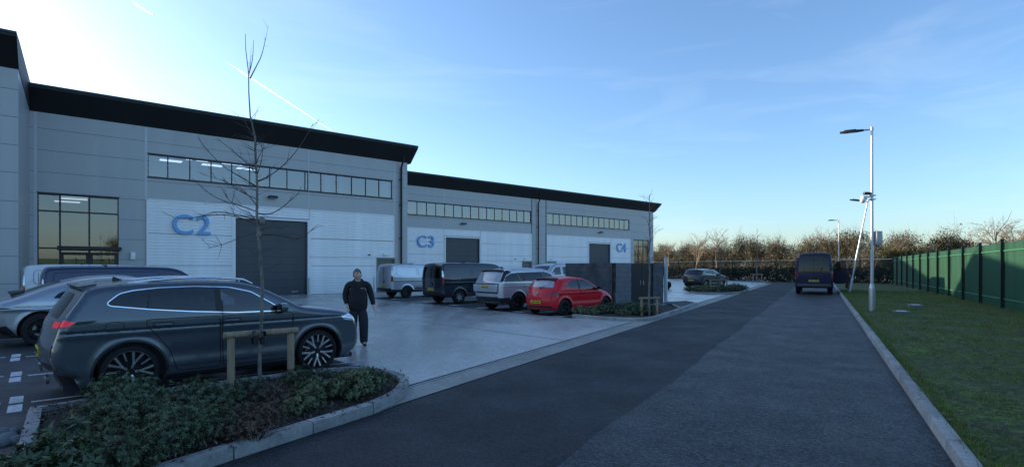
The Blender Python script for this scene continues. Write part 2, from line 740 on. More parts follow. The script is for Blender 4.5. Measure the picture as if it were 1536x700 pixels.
        for r in rr:
            if r.get('restore'):
                base = [q for q in rr if q['key'].startswith('door') and q['poly'] is r['ring']][0]
                regs2.append(dict(base, poly=r['poly']))
            elif r['key'].startswith('door'):
                continue
            else:
                regs2.append(r)
        vs, fs, lab = cdt(outline, holes, regs2, step, ex)
        y = f(vs)
        e = 2e-3
        fx = (f(vs + [e, 0]) - f(vs - [e, 0])) / (2 * e)
        fz = (f(vs + [0, e]) - f(vs - [0, e])) / (2 * e)
        N = np.stack([-fx, np.ones_like(fx), -fz], 1)
        N /= np.linalg.norm(N, axis=1)[:, None]
        N[:, 1] *= sgn
        for k in range(-1, len(regs2)):
            sel = fs[lab == k]
            if not len(sel):
                continue
            r = regs2[k] if k >= 0 else dict(key='body', nm='body', mt=body)
            V = np.stack([vs[:, 0], sgn * (y + r.get('off', 0)), vs[:, 1]], 1)
            a, b_, c = V[sel[0][0]], V[sel[0][1]], V[sel[0][2]]
            fl = np.cross(b_ - a, c - a)[1] * sgn < 0
            part(r['key'], r['nm'], r.get('pa')).put(V, N, sel[:, ::-1] if fl else sel, r['mt'])
    # ---- centre strip
    ye = np.maximum(f(ed), .05)

    def smap(P):
        s, yy = P[:, 0], P[:, 1]
        yb = np.interp(s, arcs, ye)
        t = np.clip(np.abs(yy) / yb, 0, 1) ** 2.3
        C = np.stack([np.interp(s, arcs, cs[:, 0]), np.interp(s, arcs, cs[:, 1])], 1)
        Eg = np.stack([np.interp(s, arcs, ed[:, 0]), np.interp(s, arcs, ed[:, 1])], 1)
        Q = C * (1 - t[:, None]) + Eg * t[:, None]
        return np.stack([Q[:, 0], yy, Q[:, 1]], 1)

    def s_at(x, z):
        return float(arcs[np.argmin((cs[:, 0] - x) ** 2 + (cs[:, 1] - z) ** 2)])
    outl = [(a, -b_) for a, b_ in zip(arcs, ye)] + [(a, b_) for a, b_ in zip(arcs[::-1], ye[::-1])]
    regs = []
    for (nm, a, b_, ya, yb_, mt, off, mode) in S.get('strip', []):
        sa, sb = s_at(*a), s_at(*b_)
        if mode == 'mid':
            regs.append(dict(poly=rc([(sa, -ya), (sb, -yb_), (sb, yb_), (sa, ya)], .07) if nm in ('windscreen', 'rear_window') else
                             [(sa, -ya), (sb, -yb_), (sb, yb_), (sa, ya)], key=nm, nm=nm, mt=mt, off=off))
        else:               # a pair, from ya outwards to yb_
            for g in (-1, 1):
                regs.append(dict(poly=[(sa, g * ya), (sb, g * ya), (sb, g * yb_), (sa, g * yb_)], key=nm + str(g), nm=nm, mt=mt, off=off))
    vs, fs, lab = cdt(outl, [], regs, step, [])
    P = smap(vs)
    e = 4e-3
    N = np.cross(smap(vs + [e, 0]) - smap(vs - [e, 0]), smap(vs + [0, e]) - smap(vs - [0, e]))
    N /= np.linalg.norm(N, axis=1)[:, None] + 1e-12
    # outward = away from the car's middle
    mid = np.array([xm, 0, .7])
    flip = ((P - mid) * N).sum(1) < 0
    if flip.mean() > .5:
        N = -N
    for k in range(-1, len(regs)):
        sel = fs[lab == k]
        if not len(sel):
            continue
        r = regs[k] if k >= 0 else dict(key='body', nm='body', mt=body)
        V = P + N * r.get('off', 0)
        a, b_, c = V[sel[0][0]], V[sel[0][1]], V[sel[0][2]]
        fl = np.dot(np.cross(b_ - a, c - a), N[sel[0][0]]) < 0
        part(r['key'], r['nm']).put(V, N, sel[:, ::-1] if fl else sel, r['mt'])
    objs = {}
    for k, p in parts.items():
        if p.parent is None:
            objs[k] = p.build(root)
    for k, p in parts.items():
        if p.parent is not None:
            objs[k] = p.build(objs.get(p.parent, root))
    # ---- arches, floor, cabin
    mb = MB()
    for wx, wz in wheels:
        for g in (-1, 1):
            yo = float(f(np.array([[wx, wz + arch + .004]]))[0]) - .004
            n = 18
            ang = np.linspace(-.4, math.pi + .4, n)
            ps = [(wx + arch * math.cos(t), max(zs, wz + arch * math.sin(t))) for t in ang]
            vs_ = [(a, g * yo, b_) for a, b_ in ps] + [(a, g * (yo - .36), b_) for a, b_ in ps]
            mb.add(vs_, [(i, i + 1, n + i + 1, n + i) for i in range(n - 1)])
            mb.add([(a, g * (yo - .36), b_) for a, b_ in ps], [tuple(range(n))])
    mb.b2((x0 + .22, -W * .82, zs - .03), (x1 - .2, W * .82, zs + .04))
    if S.get('cabin'):
        cx0, cx1 = S['cabin']
        mb.b2((cx0, -W * .86, zs + .05), (cx1, W * .86, zb - .12))
    else:
        mb.b2((x0 + .15, -W * .84, zs + .05), (x1 - .5, W * .84, zb - .03))
    mb.build('underbody', [INTERIOR], root)
    # ---- wheels
    ty, rm = wheel_pair(R, S.get('ww', .235), R * S.get('rimk', .70), S.get('rim', 'five'), S.get('rimA', ALLOY), S.get('rimB', DARKALLOY))
    for wx, wz in wheels:
        for g in (-1, 1):
            yo = float(f(np.array([[wx, wz + arch + .02]]))[0]) - S.get('inset', .03)
            w = link('wheel', ty, root, (wx, g * (yo - S.get('ww', .235) / 2), R))
            w.rotation_euler = (0, rng.uniform(0, 1), math.pi if g > 0 else 0)
            link('rim', rm, w)
    # ---- handles, mirrors, plates, rails
    for (hx, hz, di, hm) in S.get('handles', []):
        for sgn, sd in ((-1, 'r'), (1, 'l')):
            y = float(f(np.array([[hx, hz]]))[0])
            h = MB()
            h.box((hx, sgn * (y + .012), hz), (.20, .026, .034), 0, 0, .011)
            h.build('handle', [hm or body], objs.get(f'door{sd}{di}', root), 40)
    if S.get('mirror'):
        mx_, mz_, ms = S['mirror']
        for sgn, sd in ((-1, 'r'), (1, 'l')):
            y = float(f(np.array([[mx_, mz_]]))[0])
            h = MB()
            h.box((mx_ + .02, sgn * (y + .12 * ms), mz_ + .05 * ms), (.13 * ms, .20 * ms, .15 * ms), 0, 0, .045 * ms)
            h.box((mx_ + .0, sgn * (y + .02), mz_ - .03 * ms), (.08, .10, .04), 1, 0, .01)
            h.box((mx_ - .047 * ms, sgn * (y + .12 * ms), mz_ + .05 * ms), (.01, .16 * ms, .11 * ms), 2)
            h.build('mirror', [S.get('mirror_mat') or body, BLACK, CAR_GLASS], root, 40)
    for (px_, pz_, pw, ph_, tilt) in S.get('plate', []):
        h = MB()
        h.box((0, 0, 0), (.012, pw, ph_), 0)
        k = pw / .52
        for q in range(7):
            yy = (-.205 + q * .058 + (.03 if q > 3 else 0)) * k
            h.box((-.008, yy, 0), (.004, .034 * k, ph_ * .55), 1)
        o = h.build('number_plate', [PLATE_Y, BLACK], root)
        o.location = (px_, 0, pz_)
        o.rotation_euler = (0, tilt, 0)
    if S.get('rails'):
        ra, rb_, rz_, rin, rmat = S['rails']
        for sgn in (-1, 1):
            h = MB()
            pts = []
            for t in np.linspace(0, 1, 14):
                xx = ra + (rb_ - ra) * t
                pts.append((xx, sgn * rin(xx), rz_(xx) + (.045 if 0 < t < 1 else -.005)))
            h.tube(pts, [.014] + [.018] * 12 + [.014], 8)
            h.build('roof_rail', [rmat], root, 50)
    for (kind, args) in S.get('extra', []):
        kind(root, f, objs, body, *args)
    return root, f, objs


def strip_x(sil, z, rear=True):
    return None


# ---- extras used by the specs
def spoiler(root, f, objs, body, x, z, hw, d, mt=None):
    h = MB()
    n = 9
    top, bot = [], []
    vs = []
    for i in range(n):
        t = -1 + 2 * i / (n - 1)
        sw = .05 * t * t
        vs += [(x + d, t * hw, z + .035 - .03 * t * t), (x - d * .75 + sw, t * hw, z - .005 - .03 * t * t), (x - d * .70 + sw, t * hw, z - .04 - .03 * t * t), (x + d * .7, t * hw, z - .06 - .03 * t * t)]
    fs = []
    for i in range(n - 1):
        for k in range(4):
            fs.append((i * 4 + k, i * 4 + (k + 1) % 4, i * 4 + 4 + (k + 1) % 4, i * 4 + 4 + k))
    fs += [(0, 1, 2, 3), tuple(4 * (n - 1) + k for k in range(4))]
    h.add(vs, fs)
    h.build('spoiler', [mt or body], root, 40)


def boxpart(root, f, objs, body, nm, c, s, mt, bev=.01):
    h = MB()
    h.box(c, s, 0, 0, bev)
    h.build(nm, [mt or body], root, 40)


def finaerial(root, f, objs, body, x, z):
    h = MB()
    h.prism([(x - .09, z - .02), (x - .07, z + .065), (x - .03, z + .05), (x + .10, z - .02)], -.02, .02, 'Y')
    h.build('aerial', [BLACK], root)


def whip(root, f, objs, body, x, y, z, l):
    h = MB()
    h.tube([(x, y, z), (x - l * .75, y, z + l * .66)], [.006, .003], 5)
    h.build('aerial', [BLACK], root)


def seats(root, f, objs, body, rows):
    for (x, z) in rows:
        for y in (-.36, .36):
            h = MB()
            h.box((x, y, z + .05), (.50, .48, .16), 0, 0, .05)
            M = Matrix.Translation((x - .26, y, z + .38)) @ Matrix.Rotation(-.22, 4, 'Y')
            h.box((0, 0, 0), (.14, .46, .62), 0, 0, .05, M)
            h.box((-.0, 0, .42), (.10, .26, .18), 0, 0, .04, M)
            h.build('seat', [mat('seat_cloth', (.05, .05, .055), .8)], root, 40)


def exhausts(root, f, objs, body, x, y, z):
    for g in (-1, 1):
        h = MB()
        h.prism([(y - .14, z - .05), (y + .13, z - .045), (y + .16, z + .055), (y - .08, z + .05)], x - .02, x + .02, 'X') if g > 0 else \
            h.prism([(-y + .14, z - .05), (-y - .13, z - .045), (-y - .16, z + .055), (-y + .08, z + .05)], x - .02, x + .02, 'X')
        h.build('bumper_trim', [CHROME], root)


def wiper(root, f, objs, body, x, z, l):
    h = MB()
    h.tube([(x, 0, z), (x + .02, -l * .5, z + .05), (x + .03, -l, z + .07)], [.02, .012, .008], 6)
    h.build('wiper', [BLACK], root)

# ------------------------------------------------------------------ vehicle specs
def spec_family_suv():
    return dict(
        W=.925, belt=1.06, wb=2.68, R=.36, arch=.415, rtop=.085, rend=.11, th=.17, th2=.10, pr=.05, pf=.10, sill=.20, cend=.09, ctop=.035, crease=.90, cr=.014, step=.011,
        sil=[(-2.02, .33), (-2.18, .40), (-2.27, .55), (-2.27, .74), (-2.22, .90), (-2.19, 1.04), (-2.11, 1.19), (-1.97, 1.41), (-1.89, 1.545), (-1.62, 1.595),
             (-1.0, 1.625), (-.3, 1.628), (.12, 1.60), (.44, 1.515), (.90, 1.27), (1.10, 1.15), (1.42, 1.105), (1.9, 1.035), (2.13, .95), (2.23, .76), (2.25, .5),
             (2.20, .32), (2.08, .24)],
        doors=[rc([(-.17, .30), (.84, .30), (.88, .70), (.90, 1.00), (.86, 1.065), (-.19, 1.065)], .05),
               rc([(-.205, .30), (-.225, 1.065), (-1.16, 1.068), (-1.17, 1.0), (-1.02, .82), (-.87, .60), (-.78, .30)], .05)],
        dlo=[(.70, 1.10), (.62, 1.17), (.24, 1.41), (-.08, 1.49), (-.55, 1.515), (-1.0, 1.505), (-1.30, 1.475), (-1.46, 1.435), (-1.60, 1.315), (-1.57, 1.285), (-1.1, 1.215), (-.6, 1.16), (0, 1.112)],
        windows=[([(-.18, 1.128), (-.20, 1.483), (-.08, 1.481), (.235, 1.402), (.60, 1.170), (.64, 1.108)], 0, CAR_GLASS),
                 ([(-.28, 1.137), (-.30, 1.498), (-.55, 1.507), (-1.00, 1.497), (-1.10, 1.486), (-1.13, 1.226), (-.6, 1.168)], 1, DARK_GLASS),
                 ([(-1.16, 1.232), (-1.13, 1.482), (-1.29, 1.467), (-1.45, 1.427), (-1.58, 1.315), (-1.555, 1.296)], None, DARK_GLASS)],
        chrome=CHROME,
        trim=[('sill_trim', [(-.92, .20), (-.92, .26), (.92, .26), (.92, .20)], BLACK, .004),
              ('sill_strip', buf([(-.90, .38), (.2, .38), (.93, .41)], .016), CHROME, .006),
              ('bumper_trim', [(-2.3, .34), (-2.3, .52), (-2.12, .48), (-2.06, .37)], BLACK, .003),
              ('wheel_arch_trim', buf([(-1.34 + .43 * math.cos(t), .36 + .43 * math.sin(t)) for t in np.linspace(-.1, math.pi + .1, 26)], .035), BLACK, .004),
              ('wheel_arch_trim', buf([(1.34 + .43 * math.cos(t), .36 + .43 * math.sin(t)) for t in np.linspace(-.1, math.pi + .1, 26)], .035), BLACK, .004),
              ('handle_recess', buf(rc([(-.19, .955), (-.19, 1.02), (.07, 1.02), (.07, .955)], .03), .008, True), GAP, .002),
              ('handle_recess', buf(rc([(-1.09, .955), (-1.09, 1.02), (-.83, 1.02), (-.83, .955)], .03), .008, True), GAP, .002),
              ('fuel_flap', buf(chaikin([(-1.42, .93), (-1.42, 1.06), (-1.62, 1.06), (-1.62, .93)], 1, True), .008, True), GAP, .002)],
        lights=[('tail_light', [(-2.3, 1.03), (-2.3, 1.12), (-2.02, 1.105), (-1.93, 1.08), (-2.02, 1.035), (-2.3, 1.01)], LAMP_RED_ON),
                ('tail_light_cover', [(-1.93, 1.09), (-1.70, 1.095), (-1.78, 1.055), (-1.96, 1.045)], BLACK),
                ('headlight', [(2.25, .965), (2.02, .98), (1.76, .94), (1.82, .87), (2.25, .79)], LAMP_CLEAR),
                ('fog_trim', [(2.25, .62), (2.16, .62), (2.10, .40), (2.25, .36)], BLACK)],
        strip=[('windscreen', (1.06, 1.175), (.42, 1.525), .70, .62, CAR_GLASS, .003, 'mid'),
               ('rear_window', (-2.09, 1.10), (-1.86, 1.43), .64, .55, DARK_GLASS, .003, 'mid'),
               ('tail_light_bar', (-2.195, 1.035), (-2.17, 1.085), .58, .58, mat('lamp_smoked', (.02, .012, .014), .15, coat=1), .004, 'mid'),
               ('tail_light', (-2.195, 1.03), (-2.17, 1.095), .59, .86, LAMP_RED_ON, .004, 'pair'),
               ('grille', (2.25, .62), (2.2, .35), .62, .62, BLACK, .003, 'mid'),
               ('headlight', (2.22, .82), (2.16, .93), .42, .84, LAMP_CLEAR, .003, 'pair'),
               ('bumper_trim', (-2.2, .38), (-2.26, .52), .72, .72, BLACK, .003, 'mid')],
        handles=[(-.06, .985, 0, None), (-.96, .985, 1, None)],
        mirror=(.66, 1.10, 1.0), rim='turbine', rimk=.80, cabin=(-1.7, 1.0),
        plate=[(-2.27, .66, .52, .11, 0)],
        rails=(-1.45, .35, lambda x: 1.62 - .09 * ((x + .45) / 1.0) ** 2 - .02, lambda x: .60, CHROME),
        extra=[(spoiler, (-1.83, 1.575, .62, .15)), (finaerial, (-1.35, 1.60)), (seats, ([(.12, .50), (-.82, .50)],)), (exhausts, (-2.20, .60, .34)),
               (wiper, (-2.12, 1.10, .3))],
    )


def spec_fastback():
    return dict(
        W=.99, belt=1.0, wb=3.0, R=.38, arch=.43, rtop=.16, rend=.22, th=.34, th2=.25, sill=.24, cend=.16, ctop=.05, crease=.86, cr=.022, pr=.14,
        sil=[(-2.28, .26), (-2.42, .40), (-2.50, .62), (-2.52, .84), (-2.46, .96), (-2.36, 1.06), (-2.20, 1.10), (-1.9, 1.22), (-1.45, 1.42), (-.9, 1.57),
             (-.2, 1.63), (.3, 1.59), (.8, 1.36), (1.25, 1.10), (1.6, 1.03), (2.1, .93), (2.42, .75), (2.5, .5), (2.44, .32), (2.3, .24)],
        doors=[[(-.05, .36), (1.05, .36), (1.05, 1.0), (.55, 1.36), (.1, 1.46), (-.10, 1.47)], [(-.07, .36), (-.12, 1.47), (-.8, 1.44), (-1.2, 1.2), (-1.0, .7), (-.9, .36)]],
        windows=[([(-.04, 1.06), (-.06, 1.42), (.1, 1.41), (.5, 1.31), (.95, 1.05)], 0, DARK_GLASS), ([(-.14, 1.06), (-.16, 1.42), (-.7, 1.38), (-1.2, 1.20), (-1.3, 1.09)], 1, DARK_GLASS)],
        trim=[('sill_trim', [(-1.0, .24), (-1.0, .33), (1.0, .33), (1.0, .24)], BLACK, .004),
              ('bumper_trim', [(-2.5, .24), (-2.42, .44), (-2.1, .50), (-1.9, .24)], BLACK, .004)],
        lights=[('tail_light', [(-2.5, .88), (-2.5, .93), (-2.1, .90), (-2.0, .88), (-2.1, .865)], mat('lamp_smoked', (.02, .012, .014), .15, coat=1)), ('headlight', [(2.4, .78), (2.1, .82), (1.9, .80), (2.4, .70)], LAMP_CLEAR)],
        strip=[('windscreen', (1.2, 1.13), (.36, 1.575), .70, .60, CAR_GLASS, .003, 'mid'),
               ('rear_window', (-1.88, 1.23), (-1.2, 1.49), .58, .55, DARK_GLASS, .003, 'mid'),
               ('tail_light', (-2.52, .86), (-2.50, .91), .0, .9, mat('lamp_smoked', (.02, .012, .014), .15, coat=1), .004, 'pair'),
               ('bumper_trim', (-2.34, .30), (-2.47, .52), .70, .75, BLACK, .003, 'mid')],
        mirror=(.95, 1.04, .9), rim='five', rimA=DARKALLOY, cabin=(-1.6, 1.0), handles=[],
        plate=[(-2.53, .70, .52, .11, 0)],
        extra=[(spoiler, (-1.98, 1.245, .52, .16, BLACK)), (spoiler, (-2.42, 1.075, .66, .09))],
    )


def spec_luxury_suv():
    return dict(
        W=1.0, belt=1.24, wb=3.0, R=.40, arch=.45, rtop=.10, rend=.18, th=.20, th2=.10, sill=.32, cend=.10, ctop=.03, crease=1.08, cr=.008, flare=.012,
        sil=[(-2.38, .36), (-2.52, .46), (-2.58, .62), (-2.58, 1.0), (-2.55, 1.22), (-2.44, 1.42), (-2.26, 1.72), (-2.02, 1.81), (-1, 1.87), (0, 1.86),
             (.38, 1.80), (.72, 1.67), (1.2, 1.36), (1.38, 1.22), (1.8, 1.17), (2.25, 1.08), (2.42, .9), (2.45, .6), (2.38, .38), (2.28, .30)],
        doors=[[(-.06, .44), (1.05, .44), (1.12, 1.22), (.55, 1.64), (.1, 1.73), (-.1, 1.74)], [(-.08, .44), (-.12, 1.74), (-1.15, 1.71), (-1.2, 1.2), (-1.05, .8), (-.98, .44)]],
        windows=[([(-.06, 1.27), (-.06, 1.68), (.1, 1.68), (.48, 1.60), (.98, 1.27)], 0, CAR_GLASS),
                 ([(-.14, 1.27), (-.14, 1.68), (-1.12, 1.66), (-1.12, 1.27)], 1, DARK_GLASS),
                 ([(-1.20, 1.27), (-1.20, 1.66), (-1.85, 1.62), (-2.15, 1.50), (-2.30, 1.27)], None, DARK_GLASS)],
        pillars=[[(-.14, 1.27), (-.14, 1.68), (-.06, 1.68), (-.06, 1.27)], [(-1.2, 1.27), (-1.2, 1.66), (-1.12, 1.66), (-1.12, 1.27)],
                 [(-2.5, 1.27), (-2.28, 1.72), (-2.0, 1.79), (-1.85, 1.66), (-2.15, 1.53), (-2.33, 1.27)]],
        trim=[('sill_trim', [(-1.03, .32), (-1.03, .42), (1.03, .42), (1.03, .32)], BLACK, .004),
              ('bumper_trim', [(-2.6, .32), (-2.6, .58), (-1.98, .58), (-1.92, .32)], BLACK, .004)],
        lights=[('headlight', [(2.45, 1.0), (2.15, 1.0), (2.1, .9), (2.45, .85)], LAMP_CLEAR)],
        strip=[('windscreen', (1.32, 1.27), (.62, 1.72), .80, .70, CAR_GLASS, .003, 'mid'),
               ('rear_window', (-2.53, 1.27), (-2.28, 1.69), .86, .72, mat('frosty_glass', (.30, .34, .38), .25, coat=1, var=.2, scale=4), .003, 'mid'),
               ('tailgate_trim', (-2.575, .78), (-2.56, 1.19), .92, .92, BLACK, .003, 'mid'),
               ('bumper_trim', (-2.45, .38), (-2.57, .60), .95, .95, BLACK, .003, 'mid')],
        handles=[], mirror=(.95, 1.25, 1.1), rim='five', rimA=DARKALLOY, rimk=.74, cabin=(-2.2, 1.1),
        plate=[(-2.60, 1.02, .52, .11, .0)],
        extra=[(spoiler, (-2.20, 1.775, .70, .12, BLACK)), (boxpart, ('tailgate', (-2.575, 0, .985), (.05, 1.60, .32), None, .012)), (seats, ([(.2, .62)],)),
               (finaerial, (-1.6, 1.855))],
    )


def spec_hatch():
    return dict(
        W=.87, belt=1.0, wb=2.51, R=.315, arch=.365, rtop=.12, rend=.20, th=.27, th2=.2, sill=.22, cend=.14, ctop=.04, crease=.86, cr=.016, scoop=.02, flare=.022,
        sil=[(-1.80, .24), (-1.92, .38), (-1.97, .55), (-1.93, .74), (-1.84, .90), (-1.74, 1.04), (-1.60, 1.24), (-1.48, 1.38), (-1.3, 1.44),
             (-.75, 1.485), (-.2, 1.465), (.2, 1.38), (.72, 1.12), (1.02, .97), (1.4, .90), (1.75, .78), (1.95, .62), (2.04, .46), (2.02, .30), (1.9, .22)],
        doors=[chaikin([(-.42, .34), (.80, .34), (.86, .92), (.55, 1.10), (.08, 1.36), (-.30, 1.40), (-.48, 1.40), (-.50, .9)], 1, True)],
        windows=[([(-.38, .985), (-.40, 1.34), (-.1, 1.34), (.12, 1.28), (.56, 1.02), (.60, .95)], 0, CAR_GLASS),
                 ([(-.50, .995), (-.50, 1.34), (-.75, 1.34), (-1.02, 1.26), (-1.24, 1.12), (-1.0, 1.03)], None, CAR_GLASS)],
        pillars=[[(-.50, .99), (-.50, 1.34), (-.40, 1.34), (-.385, .985)]],
        trim=[('sill_strip', [(-.86, .24), (-.86, .275), (.88, .275), (.88, .24)], mat('sill_white', (.55, .5, .5), .4), .012)],
        lights=[('tail_light', [(-1.95, .86), (-1.85, .90), (-1.62, .90), (-1.48, .84), (-1.62, .76), (-1.95, .74)], LAMP_RED),
                ('headlight', [(2.0, .66), (1.80, .72), (1.52, .80), (1.50, .70), (1.75, .60), (2.0, .56)], LAMP_CLEAR)],
        strip=[('windscreen', (.98, 1.0), (.24, 1.375), .62, .55, CAR_GLASS, .003, 'mid'),
               ('rear_window', (-1.73, 1.06), (-1.52, 1.35), .60, .50, mat('frosty_glass', (.30, .34, .38), .25, coat=1), .003, 'mid'),
               ('tail_light', (-1.90, .78), (-1.85, .88), .46, .74, LAMP_RED, .004, 'pair'),
               ('grille', (2.0, .55), (2.02, .36), .5, .5, BLACK, .003, 'mid'),
               ('headlight', (1.93, .64), (1.82, .74), .42, .75, LAMP_CLEAR, .003, 'pair'),
               ('bumper_trim', (-1.84, .28), (-1.91, .36), .6, .6, BLACK, .003, 'mid')],
        handles=[(-.30, .90, 0, None)], mirror=(.62, .98, .9), mirror_mat=BLACK, rim='five', rimA=DARKALLOY, rimk=.72, cabin=(-1.3, .8), ww=.20,
        plate=[(-1.985, .52, .52, .11, 0)],
        extra=[(spoiler, (-1.46, 1.415, .52, .15, BLACK)), (seats, ([(.05, .38)],)), (wiper, (-1.78, 1.03, .26)),
               (boxpart, ('badge', (-1.93, 0, .84), (.02, .09, .09), CHROME, .008))],
    )


def spec_van(rearglass=True, side='lines'):
    trim = [('sill_trim', [(-2.5, .36), (-2.5, .50), (2.5, .50), (2.5, .36)], BLACK, .005),
            ('side_moulding', [(-.95, .52), (-.95, .60), (1.0, .60), (1.0, .52)], BLACK, .01),
            ('door_rail', buf([(-2.2, 1.13), (-.55, 1.13)], .022), GAP, .002)]
    return dict(
        W=.985, belt=1.18, wb=2.93, R=.335, arch=.40, rtop=.10, rend=.13, th=.10, th2=.09, sill=.36, cend=.05, ctop=.03, crease=1.02, cr=.014, flare=.026, pr=.03, pf=.16,
        sil=[(-2.40, .38), (-2.46, .45), (-2.48, .6), (-2.48, 1.2), (-2.46, 1.62), (-2.41, 1.90), (-2.26, 1.985), (-1, 2.0), (.5, 1.985), (.98, 1.93), (1.25, 1.78),
             (1.75, 1.34), (1.93, 1.18), (2.25, 1.08), (2.42, .9), (2.48, .6), (2.44, .38), (2.35, .34)],
        doors=[[(.55, .55), (1.30, .55), (1.62, 1.0), (1.62, 1.22), (1.05, 1.76), (.62, 1.84)]],
        windows=[([(.68, 1.24), (.70, 1.72), (1.0, 1.69), (1.50, 1.24)], 0, CAR_GLASS)],
        trim=trim + [('panel_crease', buf(rc([(-2.15, 1.33), (-2.15, 1.78), (-.80, 1.80), (-.80, 1.33)], .10), .014, True), GAP, .001),
                     ('panel_crease', buf(rc([(-.70, 1.33), (-.70, 1.80), (.46, 1.80), (.46, 1.33)], .10), .014, True), GAP, .001)],
        lights=[('tail_light', [(-2.5, 1.60), (-2.38, 1.60), (-2.36, 1.30), (-2.5, 1.30)], LAMP_CLEAR), ('tail_light_red', [(-2.5, 1.29), (-2.36, 1.29), (-2.36, .96), (-2.5, .96)], LAMP_RED),
                ('headlight', [(2.45, .98), (2.2, 1.04), (1.9, 1.05), (2.1, .88), (2.45, .8)], LAMP_CLEAR)],
        strip=[('windscreen', (1.88, 1.23), (1.12, 1.86), .84, .72, CAR_GLASS, .003, 'mid'),
               ('tail_light', (-2.48, 1.0), (-2.47, 1.58), .86, .93, LAMP_RED, .003, 'pair'),
               ('bumper_trim', (-2.44, .40), (-2.48, .56), .9, .9, BLACK, .003, 'mid')] +
              ([('rear_window', (-2.47, 1.26), (-2.43, 1.80), .74, .70, DARK_GLASS, .003, 'mid')] if rearglass else []),
        handles=[(.72, 1.06, 0, BLACK)], mirror=(1.42, 1.28, 1.25), mirror_mat=BLACK, rim='steel', rimA=ALLOY, rimB=DARKALLOY, rimk=.63,
        plate=[(-2.50, .70, .52, .11, 0)],
        extra=[(boxpart, ('rear_door_seam', (-2.482, 0, 1.16), (.012, .014, 1.25), GAP, .001)), (boxpart, ('handle', (-2.49, -.12, .95), (.03, .05, .16), BLACK, .008)),
               (boxpart, ('roof_bar', (-.9, 0, 2.005), (.05, 1.5, .03), BLACK, .008))],
    )


def spec_big_van():
    return dict(
        W=.99, belt=1.22, wb=3.66, R=.34, arch=.41, rtop=.14, rend=.10, th=.06, th2=.035, sill=.40, cend=.05, ctop=.05, crease=1.1, cr=.01, pr=.02, pf=.14,
        sil=[(-2.85, .42), (-2.92, .48), (-2.93, .6), (-2.93, 1.3), (-2.90, 2.0), (-2.84, 2.42), (-2.70, 2.46), (-1.5, 2.47), (1.0, 2.45), (1.55, 2.36), (1.95, 2.05),
             (2.40, 1.52), (2.60, 1.30), (2.88, 1.18), (2.98, .95), (3.0, .6), (2.95, .42), (2.9, .38)],
        doors=[], windows=[([(1.30, 1.42), (1.30, 2.02), (1.70, 2.0), (2.12, 1.42)], None, CAR_GLASS)],
        trim=[('side_moulding', [(-2.0, .62), (-2.0, .74), (1.4, .74), (1.4, .62)], BLACK, .012)],
        lights=[('tail_light', [(-2.93, 1.38), (-2.80, 1.38), (-2.80, .92), (-2.93, .92)], LAMP_RED)],
        strip=[('windscreen', (2.55, 1.36), (1.75, 2.22), .84, .75, CAR_GLASS, .003, 'mid'),
               ('rear_window', (-2.93, 1.36), (-2.86, 2.34), .80, .74, DARK_GLASS, .003, 'mid'),
               ('tail_light', (-2.93, .92), (-2.93, 1.36), .86, .97, mat('lamp_pink', (.42, .16, .16), .2, coat=1), .004, 'pair'),
               ('bumper', (-2.90, .46), (-2.93, .62), .93, .93, mat('bumper_grey', (.09, .08, .085), .6), .02, 'mid')],
        mirror=(2.0, 1.46, 1.4), mirror_mat=BLACK, rim='steel', rimA=STEELRIM, rimB=DARKALLOY, rimk=.6,
        plate=[(-2.955, .80, .52, .11, 0)],
        extra=[(boxpart, ('rear_door_seam', (-2.935, 0, 1.5), (.014, .016, 1.65), GAP, .001)), (boxpart, ('handle', (-2.95, -.10, 1.10), (.03, .06, .2), BLACK, .01))],
    )


def spec_pickup():
    return dict(
        W=.93, belt=1.10, wb=3.2, R=.38, arch=.45, rtop=.09, rend=.12, th=.16, th2=.1, sill=.42, cend=.06, ctop=.03, pr=.03,
        sil=[(-2.5, .5), (-2.6, .6), (-2.62, 1.1), (-2.56, 1.5), (-2.42, 1.80), (-2.2, 1.86), (-1, 1.88), (.2, 1.86), (.65, 1.74), (1.2, 1.28), (1.4, 1.18), (2.2, 1.1),
             (2.5, .95), (2.6, .7), (2.55, .5), (2.4, .45)],
        doors=[[(.0, .5), (1.0, .5), (1.1, 1.1), (.6, 1.66), (.0, 1.72)]],
        windows=[([(.08, 1.16), (.08, 1.62), (.5, 1.58), (.95, 1.16)], 0, CAR_GLASS), ([(-.10, 1.16), (-.10, 1.62), (-.75, 1.62), (-.75, 1.16)], None, CAR_GLASS),
                 ([(-1.25, 1.24), (-1.25, 1.70), (-2.2, 1.68), (-2.2, 1.24)], None, DARK_GLASS)],
        trim=[('tub_rail', buf([(-2.6, 1.12), (-.95, 1.12)], .03), GAP, .002), ('cab_gap', buf([(-.95, .5), (-.95, 1.85)], .04), GAP, .002)],
        lights=[('headlight', [(2.6, .95), (2.3, 1.02), (2.1, .98), (2.5, .82)], LAMP_CLEAR)],
        strip=[('windscreen', (1.32, 1.2), (.7, 1.72), .74, .62, DARK_GLASS, .003, 'mid'), ('rear_window', (-2.6, 1.24), (-2.45, 1.74), .6, .55, DARK_GLASS, .003, 'mid')],
        mirror=(.95, 1.16, 1.2), rim='steel',
    )


